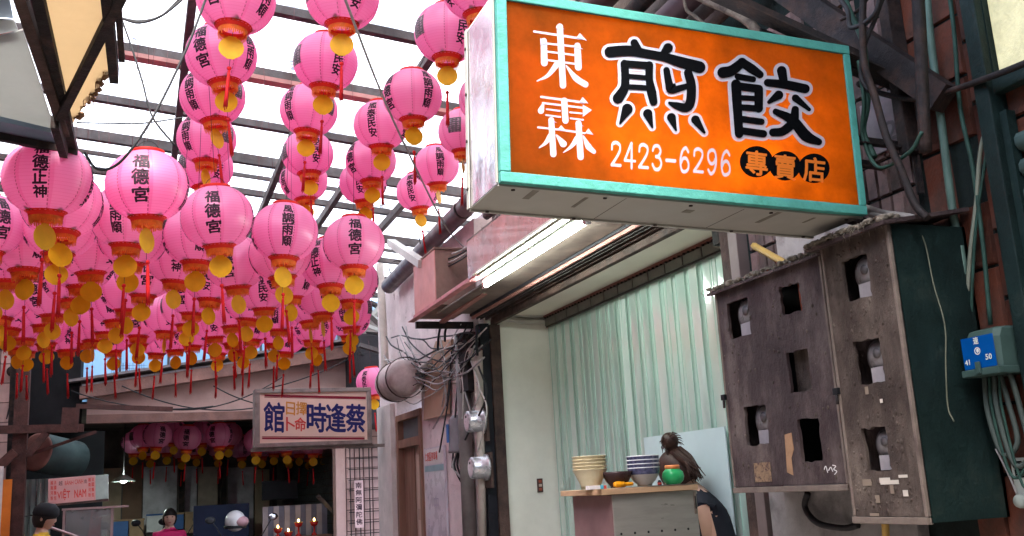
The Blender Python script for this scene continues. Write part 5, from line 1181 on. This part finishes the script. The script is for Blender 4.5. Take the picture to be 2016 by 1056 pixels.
box('case', mat('dull pink sign plastic', (.6, .32, .3), .5, 0, .12, 5), vs_, 0, w1, 0, .12, .012, hv, .004); box('side_window', mat('pale green plastic', (.35, .42, .38), .4), vs_, w1 + .001, w1 + .12, .005, .12, .014, hv - .004, .003); box('bottom_rail', steel_brown, vs_, -.005, w1 + .12, -.005, .125, -.008, .0115)
for s, x0, x1, z0, z1, mm, off in (('VIỆT', .19, .46, .04, .15, redt, .012), ('NAM', .55, .8, .055, .13, redt, .012), ('BÁNH', .35, .53, .185, .235, redt, .004), ('CANH', .56, .74, .185, .232, redt, .004), ('越', .22, .3, .185, .23, ink, .0), ('南', .76, .82, .185, .225, ink, 0)):
    m = MB(); put_text(m, s, rect_fn((w1*x0, -.001, z0), (w1*(x1-x0), 0, 0), (0, 0, z1-z0)), off); m.build('lettering', mm, vs_)
m = MB()
for c, x in enumerate((.05, .12, .85, .92)):
    for k in range(4): put_text(m, '越南河粉法國麵包'[(k + 4*(c % 2))], rect_fn((w1*x, -.001, .2 - .05*k), (w1*.05, 0, 0), (0, 0, .038)), .01)
m.build('lettering', redt, vs_)
gc = thing('glass_cabinet', 'glass food cabinet with pink metal frame and red cloth inside', 'cabinet', P(172, 1056, Y=10.9)); cw = .23
gz = P(172, 999, Y=10.9).z - gc.location.z; al = mat('pinkish aluminium', (.42, .3, .3), .4, .5, .2, 8)
for x in (-cw, cw - .02):
    for y in (0, .3): box('post', al, gc, x, x + .02, y, y + .02, -1.0, gz - .021)
box('top', al, gc, -cw - .01, cw + .14, -.005, .33, gz - .02, gz); box('base', al, gc, -cw, cw, 0, .32, -1.02, -.55)
box('pane', glassy('cabinet glass', (.85, .88, .88), .75, .03, (.5, .5, .5), .3, .3), gc, -cw + .021, cw - .021, .006, .01, -.54, gz - .022)
m = MB(); m.poly([(-.02, .15, -.3), (.1, .15, -.34), (.12, .15, gz - .05), (.02, .15, gz - .03)], (0, .03, 0)); m.build('red_cloth', mat('red hanging cloth', (.5, .03, .04), .6), gc)
MB().tube(curve_pts([(-.45, .02, gz - .05), (-.4, 0, gz - .14), (-.05, -.02, gz - .3), (.0, -.02, gz - .4)], 6), .014, 8).build('handle_bar', al, gc)
# ---- altar table, candles, tarpaulins, scooters
tag(box('blue_tarpaulin', mat('dark blue tarpaulin', (.012, .02, .05), .5, 0, .3, 4), None, .72, 1.42, 13.8, 13.9, .0, H - .02), 'dark blue tarpaulin hanging behind the scooters', 'tarpaulin')
al_ = thing('altar_table', 'altar table under a striped grey cloth in the garage', 'table', (1.98, 13.2, 0))
box('top', wood, al_, -.42, .42, -.02, .3, 1.0, 1.03); 
for k in range(12): box('cloth_fold', mat('striped cloth %d' % (k % 2), ((.3, .27, .28), (.12, .12, .16))[k % 2], .7), al_, -.42 + .07*k, -.42 + .07*k + .068, .31 + .01*(k % 2), .33 + .01*(k % 2), .3, H - .08)
for x in (-.38, .38):
    for y in (.02, .27): box('leg', wood, al_, x - .02, x + .02, y - .02, y + .02, 0, 1.0)
flame = mat('candle flame bulb', (1, .7, .3), .4, 0, 0, emit=(1, .6, .2), estr=4); goldm = mat('gold holder', (.6, .35, .08), .3, .8)
for k, (x, z) in enumerate(((-.26, 1.11), (.0, 1.17), (.2, 1.17), (-.13, 1.06))):
    c = thing('candle_lamp', 'red cup candle lamp with tiny lit bulb on the altar table', 'lamp', (1.98 + x, 13.24, 1.031), 0, 'candle lamps on the altar')
    h = z - 1.031 + .03; MB().lathe([(0, 0), (.045, 0), (.03, .02), (.012, .04), (.012, h - .06), (.04, h - .045), (.055, h), (.05, h), (.0, h - .03)], 16).build('cup', mat('red glass cup', (.4, .02, .015), .25), c); MB().lathe([(.056, h), (.058, h + .008), (.05, h + .01)], 16).build('rim', goldm, c); MB().sphere((0, 0, h + .025), (.011, .011, .02), 10, 8).build('bulb', flame, c)
m = MB(); vs = []; n = 10
for i in range(n+1):
    for j in range(n+1):
        x = .55*i/n; y = .3*j/n; vs.append((x, y, .42*(1 - i/n)**1.6 + .02*math.sin(j*1.9 + i) - .12))
m.add(vs, [(i*(n+1)+j, (i+1)*(n+1)+j, (i+1)*(n+1)+j+1, i*(n+1)+j+1) for i in range(n) for j in range(n)], True); o = tag(m.build('grey_cover', mat('slate grey cover', (.09, .095, .12), .5, 0, .3, 6)), 'slate grey cover sheet sloping down beside the altar table', 'cover'); o.location = (2.2, 12.9, H - .28)
def scooter(name, label, loc, rz, col, group='scooters parked in the garage'):
    t = thing(name, label, 'scooter', loc, rz, group)
    bm_ = mat('scooter paint ' + str(col), col, .3, 0, .1, 6, coat=.4); dk = mat('scooter plastic', (.02, .02, .022), .4); chm = mat('mirror chrome', (.6, .6, .62), .1, 1, 0)
    for x in (-.62, .62):
        wm_ = MB().lathe([(.16, -.05), (.22, -.045), (.235, 0), (.22, .045), (.16, .05)], 22, (x, 0, .235), 'Y').build('wheel', black, t); MB().lathe([(0, -.03), (.15, -.03), (.155, .03), (0, .03)], 16, (x, 0, .235), 'Y').build('rim', steel_grey, wm_)
    MB().lathe([(.02, -.75), (.12, -.7), (.17, -.4), (.17, -.05), (.1, .12), (.03, .14)], 14, (0, 0, .6), 'X').build('rear_body', bm_, t)
    MB().bbox(-.65, .1, -.13, .13, .74, .84, .04).build('seat', dk, t); box('floor_board', dk, t, .05, .42, -.16, .16, .3, .36, .02)
    MB().poly([(.42, -.2, .34), (.5, -.22, .7), (.5, -.14, .98), (.5, .14, .98), (.5, .22, .7), (.42, .2, .34)], (.06, 0, .02)).build('leg_shield', bm_, t); MB().lathe([(.0, .1), (.16, .04), (.24, -.12), (.22, -.14)], 16, (.62, 0, .42)).build('mudguard', bm_, t)
    MB().tube(curve_pts([(.3, -.36, 1.03), (.4, -.2, 1.06), (.45, 0, 1.02), (.4, .2, 1.06), (.3, .36, 1.03)], 5), .018, 8).build('handlebar', dk, t); MB().tube([(.52, 0, .6), (.44, 0, 1.03)], .03, 10).build('steering_stem', steel_grey, t)
    MB().sphere((.5, 0, 1.0), (.09, .12, .09), 14, 10).build('headlight_cowl', bm_, t); MB().sphere((.575, 0, .99), (.03, .07, .05), 12, 8).build('headlight', mat('headlight glass', (.6, .6, .6), .08), t)
    for s in (-1, 1):
        mi = MB().sphere((.38, s*.4, 1.3), (.02, .065, .045), 12, 8).build('mirror', chm if s > 0 else dk, t); MB().tube([(.38, s*.24, 1.06), (.4, s*.32, 1.2), (.385, s*.38, 1.28)], .007, 6).build('mirror_stem', dk, mi)
    return t
scooter('motor_scooter', 'black scooter parked leftmost of the row beside the glass cabinet', (-.1, 14.1, 0), rad(-70), (.02, .02, .025)); scooter('motor_scooter', 'dark blue scooter parked behind the woman in pink', (.35, 14.9, 0), rad(-80), (.015, .03, .09)); scooter('motor_scooter', 'dark grey scooter carrying the white helmet', (1.15, 13.3, 0), rad(-75), (.06, .06, .065)); scooter('motor_scooter', 'black scooter with pale shield next to the dark post', (.82, 14.5, 0), rad(-100), (.03, .03, .03))
hm = thing('white_helmet', 'white helmet with pink visor hung on the dark grey scooter', 'helmet', P(463, 1026, Y=13.0))
MB().sphere((0, 0, 0), (.125, .15, .13), 18, 12).build('shell', mat('white helmet shell', (.6, .58, .58), .25, 0, .05, 6), hm); MB().lathe([(.13, -.09), (.14, -.06), (.13, -.05)], 18).build('edge', black, hm); MB().sphere((.06, -.05, -.01), (.1, .12, .07), 14, 10).build('visor', mat('pink visor', (.5, .28, .3), .2), hm)

gl_ = thing('garage_lamp', 'lit hanging shade lamp inside the garage beside the white panel', 'lamp', P(243, 944, Y=14.6))
MB().lathe([(.02, .06), (.05, .05), (.16, -.03), (.15, -.03), (.05, .03)], 20).build('shade', mat('lamp shade', (.5, .55, .5), .4), gl_); MB().sphere((0, 0, -.0), (.045, .045, .05), 12, 8).build('bulb', mat('lit bulb', (1, 1, 1), .4, 0, 0, emit=(.85, 1, .92), estr=70), gl_)
MB().tube([(0, 0, .06), (0, 0, H + 1.2 - gl_.location.z)], .006, 6).build('cord', wire_dark, gl_)

# leaf litter and rubbish lying on the roof sheets
lit = mat('dead leaves', (.06, .035, .025), .9, 0, .5, 30); rnd = random.Random(31); m = MB()
for cx_, cy_, n, sp in ((2.2, 9.4, 90, .3), (1.9, 8.6, 50, .22), (2.9, 10.2, 60, .3), (.6, 8.3, 14, .3), (-.4, 6.5, 12, .4), (1.3, 6.6, 10, .25), (.1, 10.2, 30, .5), (1.6, 11.2, 40, .5)):
    for k in range(n):
        x = cx_ + rnd.gauss(0, sp); y = cy_ + rnd.gauss(0, sp*.35); z = roof_z(x) + .07; a = rnd.uniform(0, 6.28); l = rnd.uniform(.015, .05)
        d = Vector((math.cos(a), math.sin(a), rnd.uniform(-.2, .3)))*l; e = Vector((-math.sin(a), math.cos(a), .1))*l*.4; p = Vector((x, y, z))
        m.add([p - d, p + e, p + d, p - e], [(0, 1, 2, 3)])
o = m.build('leaf_litter', lit); o['kind'] = 'stuff'; tag(o, 'dead leaves and rubbish scattered on the translucent roof sheets', 'leaves')

cb = mat('cardboard', (.3, .2, .12), .7, 0, .25, 6); rnd = random.Random(8)
for k in range(9):
    x = -.75 + .27*k + rnd.uniform(-.04, .04); h = rnd.uniform(.2, .34); w_ = rnd.uniform(.1, .14); z = 1.0 + rnd.uniform(-.05, .15)
    c = thing('storage_box', 'storage box on the shelf along the garage back wall', 'box', (x, 16.2, z), 0, 'boxes on the garage shelf')
    box('carton', (cb, mat('white plastic tub', (.5, .5, .5), .5), mat('blue plastic tub', (.05, .12, .3), .5))[k % 3], c, -w_, w_, 0, .25, 0, h, .006); box('lid', (cb, MATS['blue plastic tub'] if 'blue plastic tub' in MATS else cb, cb)[k % 3], c, -w_ - .008, w_ + .008, -.008, .258, h + .001, h + .025, .004)
tag(box('garage_shelf', wood, None, -1.0, 1.9, 16.1, 16.6, .88, .945), 'long brown shelf board along the garage back wall', 'shelf')
# ================================================================== PEOPLE
skin_m = mat('skin', (.5, .3, .22), .5, 0, .08, 12); hair_m = mat('dark hair', (.02, .014, .012), .5, 0, .3, 60, stretch=(1, 1, .2)); brown_h = mat('dark brown hair', (.045, .022, .016), .45, 0, .4, 50)
def grow(name, nodes, edges, mats, assign, parent, sub=2, root=0):
    """one continuous body grown from a jointed skeleton; nodes: (x,y,z,radius[,radius2])"""
    me = bpy.data.meshes.new(name); me.from_pydata([n[:3] for n in nodes], edges, []); o = bpy.data.objects.new(name, me); COL.objects.link(o)
    o.modifiers.new('skin', 'SKIN').use_smooth_shade = True; sv = me.skin_vertices[0].data
    for i, n in enumerate(nodes): sv[i].radius = (n[3], n[4] if len(n) > 4 else n[3]); sv[i].use_root = (i == root)
    o.modifiers.new('sub', 'SUBSURF').levels = sub; bpy.context.view_layer.update()
    m2 = bpy.data.meshes.new_from_object(o.evaluated_get(bpy.context.evaluated_depsgraph_get())); bpy.data.objects.remove(o)
    m2.name = name; m2.materials.clear()
    for q in mats: m2.materials.append(q)
    for p in m2.polygons: p.material_index = assign(p.center); p.use_smooth = True
    return m2
def head_bm(bm, c, yaw, s=1.0, tilt=0.0):
    """head with brow, eyes, nose, mouth, chin and ears, looking along -Y before turning"""
    mb = MB(); seg, rg = 24, 18; vs = []
    for i in range(rg+1):
        t = math.pi*i/rg
        for k in range(seg):
            p = 2*math.pi*k/seg; x = .076*math.sin(t)*math.cos(p); y = .096*math.sin(t)*math.sin(p); z = -.115*math.cos(t)
            if z < 0: x *= 1 - .32*(z/-.115)**1.5; y *= 1 - .12*(z/-.115)
            if y < 0:
                f = max(0, 1 - abs(x)/.02)
                y -= f*.018*max(0, 1 - abs(z + .015)/.03)                               # nose
                y += .010*max(0, 1 - ((abs(x) - .03)/.018)**2)*max(0, 1 - ((z - .012)/.016)**2)  # eye hollows
                y -= .004*max(0, 1 - (x/.03)**2)*max(0, 1 - ((z + .055)/.01)**2)          # lips
                y -= .006*max(0, 1 - (x/.03)**2)*max(0, 1 - ((z + .09)/.02)**2)           # chin
            vs.append((x, y, z))
    mb.add(vs, [(i*seg+k, i*seg+(k+1) % seg, (i+1)*seg+(k+1) % seg, (i+1)*seg+k) for i in range(rg) for k in range(seg)], True)
    for s_ in (-1, 1): mb.sphere((s_*.077, .005, -.005), (.012, .02, .03), 8, 6)
    M = Matrix.Translation(c) @ Matrix.Rotation(yaw, 4, 'Z') @ Matrix.Rotation(tilt, 4, 'X') @ Matrix.Scale(s, 4)
    return mb, M
def person(name, label, base, yaw, skel, mats, assign, headc, headyaw, hair, headtilt=0.0, extra=None, hs=1.0):
    t = thing(name, label, 'person', base, yaw)
    m2 = grow('body', skel[0], skel[1], mats, assign, t)
    bm = bmesh.new(); bm.from_mesh(m2)
    mb, M = head_bm(bm, headc, headyaw, hs, headtilt); idx = len(mats); hv = [bm.verts.new(M @ Vector(v)) for v in mb.v]
    for f in mb.f:
        try: q = bm.faces.new([hv[i] for i in f]); q.material_index = 0; q.smooth = True
        except ValueError: pass
    bmesh.ops.recalc_face_normals(bm, faces=bm.faces); bm.to_mesh(m2); bm.free(); link('body', m2, None, t)
    # eyes and mouth
    for s_ in (-1, 1):
        e = MB().sphere((s_*.03, -.083, .012), (.011, .006, .006), 10, 6); e.v = [tuple(M @ Vector(v)) for v in e.v]; e.build('eye', mat('eye', (.03, .02, .02), .2), t)
    e = MB().sphere((0, -.088, -.055), (.02, .006, .006), 10, 6); e.v = [tuple(M @ Vector(v)) for v in e.v]; e.build('mouth', mat('lips', (.4, .1, .1), .4), t)
    hair(t, M); return t
def hand(nodes, edges, wrist, d, side, up, s=1.0):
    """palm and five bent fingers growing from the wrist node"""
    d = Vector(d).normalized(); sd = Vector(side).normalized(); u = Vector(up).normalized(); w = Vector(nodes[wrist][:3]); i0 = len(nodes)
    nodes.append((*(w + d*.05*s), .028*s, .016*s)); edges.append((wrist, i0)); nodes.append((*(w + d*.085*s), .034*s, .014*s)); edges.append((i0, i0+1))
    for k, (off, ln) in enumerate(((-.03, .062), (-.01, .075), (.011, .07), (.03, .055))):
        b = w + d*.095*s + sd*off*s; i = len(nodes)
        for j, (f, c) in enumerate(((0, 0), (.5, .008), (1, .03))): nodes.append((*(b + d*ln*f*s - u*c*s), .009*s))
        edges.extend([(i0+1, i), (i, i+1), (i+1, i+2)])
    i = len(nodes); b = w + d*.045*s - sd*.035*s
    nodes.append((*b, .011*s)); nodes.append((*(b + d*.025*s - sd*.022*s), .010*s)); nodes.append((*(b + d*.05*s - sd*.026*s - u*.01*s), .009*s)); edges.extend([(i0, i), (i, i+1), (i+1, i+2)])
def standing(h=1.56, lh=None, rh=None):
    """relaxed standing skeleton, facing -Y; lh/rh: wrist targets"""
    k = h/1.56
    N = [(0, 0, .86*k, .12, .10), (0, .0, 1.02*k, .115, .09), (0, .0, 1.2*k, .14, .1), (0, .01, 1.29*k, .09, .075), (0, 0, 1.36*k, .05, .05), (0, -.005, 1.42*k, .045, .045)]
    E = [(0, 1), (1, 2), (2, 3), (3, 4), (4, 5)]
    for s, tgt in ((-1, rh), (1, lh)):
        i = len(N); hip = (s*.09, 0, .82*k, .085); N += [hip, (s*.1, -.01, .46*k, .058), (s*.1, .02, .09*k, .04), (s*.11, -.1, .035*k, .038)]; E += [(0, i), (i, i+1), (i+1, i+2), (i+2, i+3)]
        a = len(N); sh = Vector((s*.165, .01, 1.25*k)); w = Vector(tgt) if tgt else Vector((s*.24, -.04, .78*k)); el = (sh + w)/2 + (Vector((s*.07, .05, -.05)) if tgt else Vector((s*.02, .04, 0)))
        N += [(*sh, .058), (*el, .04), (*w, .026)]; E += [(2, a), (a, a+1), (a+1, a+2)]
        d = (w - el); hand(N, E, a+2, d, (1, 0, 0) if not tgt else (0, 0, 1), (0, 1, 0))
    return N, E
def cap_hair(t, M, mm, drop=-.03, fringe=.03, tail=None):
    mb = MB(); seg, rg = 24, 12; vs = []
    for i in range(rg+1):
        tt = math.pi*(1 - i/rg*.76)
        for k in range(seg):
            p = 2*math.pi*k/seg; x = .088*math.sin(tt)*math.cos(p); y = .107*math.sin(tt)*math.sin(p); z = -.124*math.cos(tt)
            front = max(0, -math.sin(p))
            if z < fringe and front > .3: z = fringe + (z - fringe)*(1 - front)*.4
            vs.append((x*(1 + .02*math.sin(5*p)), y + .006, z + .004))
    mb.add(vs, [(i*seg+k, i*seg+(k+1) % seg, (i+1)*seg+(k+1) % seg, (i+1)*seg+k) for i in range(rg) for k in range(seg)], True)
    mb.v = [tuple(M @ Vector(v)) for v in mb.v]; return mb.build('hair', mm, t)
# woman in the pink top, one hand raised to her chest
pt = mat('bright pink top', (.55, .02, .12), .7, 0, .12, 9); trou = mat('dark trousers', (.03, .03, .04), .8)
q = P(334, 1016, Y=13.6); base = Vector((q.x, 13.6, q.z - 1.48))
def asg(c): return 1 if (.84 < c.z < 1.33 and not (abs(c.x) > .2 and c.z < 1.12) and not (c.y < -.1 and c.z < 1.2)) else (2 if c.z <= .84 and abs(c.x) < .2 else 0)
person('person', 'person in a bright pink short-sleeved top with one hand on the chest', base, 0, standing(1.56, None, (-.02, -.16, 1.16)), [skin_m, pt, trou], asg, (0, -.012, 1.455), 0, lambda t, M: cap_hair(t, M, hair_m))
# person in yellow with a black cap, seen from the side
yt = mat('mustard yellow shirt', (.6, .36, .03), .7, 0, .12, 9); capm = mat('black cloth cap', (.012, .012, .014), .7)
q = P(84, 1028, Y=10.4); base = Vector((q.x, 10.4, max(0, q.z - 1.5)))
def cap_(t, M):
    cap_hair(t, M, hair_m, fringe=.0)
    mb = MB(); mb.lathe([(.1, .02), (.108, .04), (.1, .09), (.06, .135), (0, .142)], 20); mb.v = [(v[0]*.92, v[1]*1.1, v[2]) for v in mb.v]
    br_ = MB(); br_.add([(.13*math.sin(a)*(1 if r else .75), .09 + (.10*math.cos(a) if r else .04*math.cos(a)), .02 - .015*r) for a in [(-1.3 + 2.6*k/10) for k in range(11)] for r in (0, 1)], [(2*k, 2*k+2, 2*k+3, 2*k+1) for k in range(10)], True)
    for b, nm in ((mb, 'cap'), (br_, 'cap_brim')): b.v = [tuple(M @ Vector(v)) for v in b.v]; b.build(nm, capm, t)
def asy(c): return 1 if (.84 < c.z < 1.32 and not (abs(c.x) > .2 and c.z < 1.05)) else (2 if c.z <= .84 and abs(c.x) < .2 else 0)
t = person('person', 'person in a mustard yellow shirt and black cap standing beside the stall sign', base, rad(75), standing(1.56), [skin_m, yt, trou], asy, (0, -.02, 1.45), 0, cap_, headtilt=rad(8))
MB().tube(curve_pts([(.12, .1, 1.0), (.13, .11, 1.2), (.1, .02, 1.32), (.06, -.1, 1.2), (-.05, -.13, 1.0)], 5), .012, 6).build('shoulder_strap', capm, t)
# woman bending behind the cart, hair in a bun
ARMS = []
hd = P(1333, 930, Y=4.78); hp = P(1402, 1110, Y=4.62)
base = Vector((hp.x, hp.y, .12)); L = lambda v: Vector(v) - base
hc = L(hd); sh = L(P(1372, 978, Y=4.74)); pel = Vector((0, 0, hp.z - .12)); mid = (sh + pel)/2 + Vector((.02, -.05, .03)); nk = (hc*.5 + sh*.5)
N = [(*pel, .12, .11), (*mid, .118, .1), (*(sh + Vector((.01, 0, -.04))), .12, .1), (*nk, .052, .052), (*(hc - Vector((0, 0, .03))), .05, .05)]; E = [(0, 1), (1, 2), (2, 3), (3, 4)]
for s in (-1, 1):
    i = len(N); N += [(.04 + .02*s, s*.09, pel.z - .06, .09), (.02, s*.1, pel.z*.52, .06), (.05, s*.1, .09, .042), (-.04, s*.11, .035, .04)]; E += [(0, i), (i, i+1), (i+1, i+2), (i+2, i+3)]
    a = len(N); s0 = sh + Vector((-.05, s*.15, -.05)); e0 = s0 + Vector((.0 if s < 0 else -.05, s*.03, -.24)); w0 = e0 + Vector((-.16, .05, -.12))
    ARMS.append((s0, e0, w0)); N += [(*s0, .055), (*e0, .04), (*w0, .027)]; E += [(2, a), (a, a+1), (a+1, a+2)]; hand(N, E, a+2, w0 - e0, (0, 1, 0), (0, 0, 1))
bt = mat('black sleeveless top', (.012, .013, .02), .8)
def asw(c):
    if c.z < pel.z - .1: return 2
    for s0, e0, w0 in ARMS:
        for a, b, r in ((s0, e0, .056), (e0, w0, .045)):
            ab = b - a; k = max(.12 if r < .1 else 0, min(1, (Vector(c) - a).dot(ab)/ab.length_squared))
            d = Vector(c) - a - ab*k
            if d.length < r and d.y*(-1 if s0.y < sh.y else 1) > .0: return 0
    return 1 if c.z < sh.z + .03 else 0
def bun(t, M):
    cap_hair(t, M, brown_h, fringe=-.02)
    b = MB(); b.sphere((.03, .07, .155), (.045, .05, .05), 14, 10); b.lathe([(.03, 0), (.034, .01), (.03, .02)], 12, (.02, .06, .105))
    rnd = random.Random(5)
    for k in range(60):
        a = rnd.uniform(0, 6.28); r = .075; p0 = Vector((.02 + .05*math.cos(a)*.7, .06 + .04*math.sin(a), .1)); p1 = Vector((.05 + .05*math.cos(a), .10 + .03*math.sin(a), .0)); p2 = Vector((.07 + rnd.uniform(-.03, .05), .10 + rnd.uniform(-.03, .04), -.06 - rnd.uniform(0, .06)))
        b.tube(curve_pts([p0, p1, p2], 4), [.006]*6 + [.004, .003, .002], 4)
    for k in range(30):
        a = rnd.uniform(0, 6.28); e = rnd.uniform(-1, 1); c = Vector((.03, .07, .155)); d = Vector((math.cos(a), math.sin(a), e)).normalized(); b.tube([c + d*.043, c + d*.06 + Vector((0, 0, -.01)), c + d*.07 + Vector((rnd.uniform(-.01, .01), 0, -.025))], [.004, .003, .001], 4)
    b.v = [tuple(M @ Vector(v)) for v in b.v]; b.build('hair_bun', brown_h, t)
person('person', 'person with brown hair tied in a bun bending behind the food cart', base, 0, (N, E), [skin_m, bt, trou], asw, hc, rad(-138), bun, headtilt=rad(30), hs=.98)
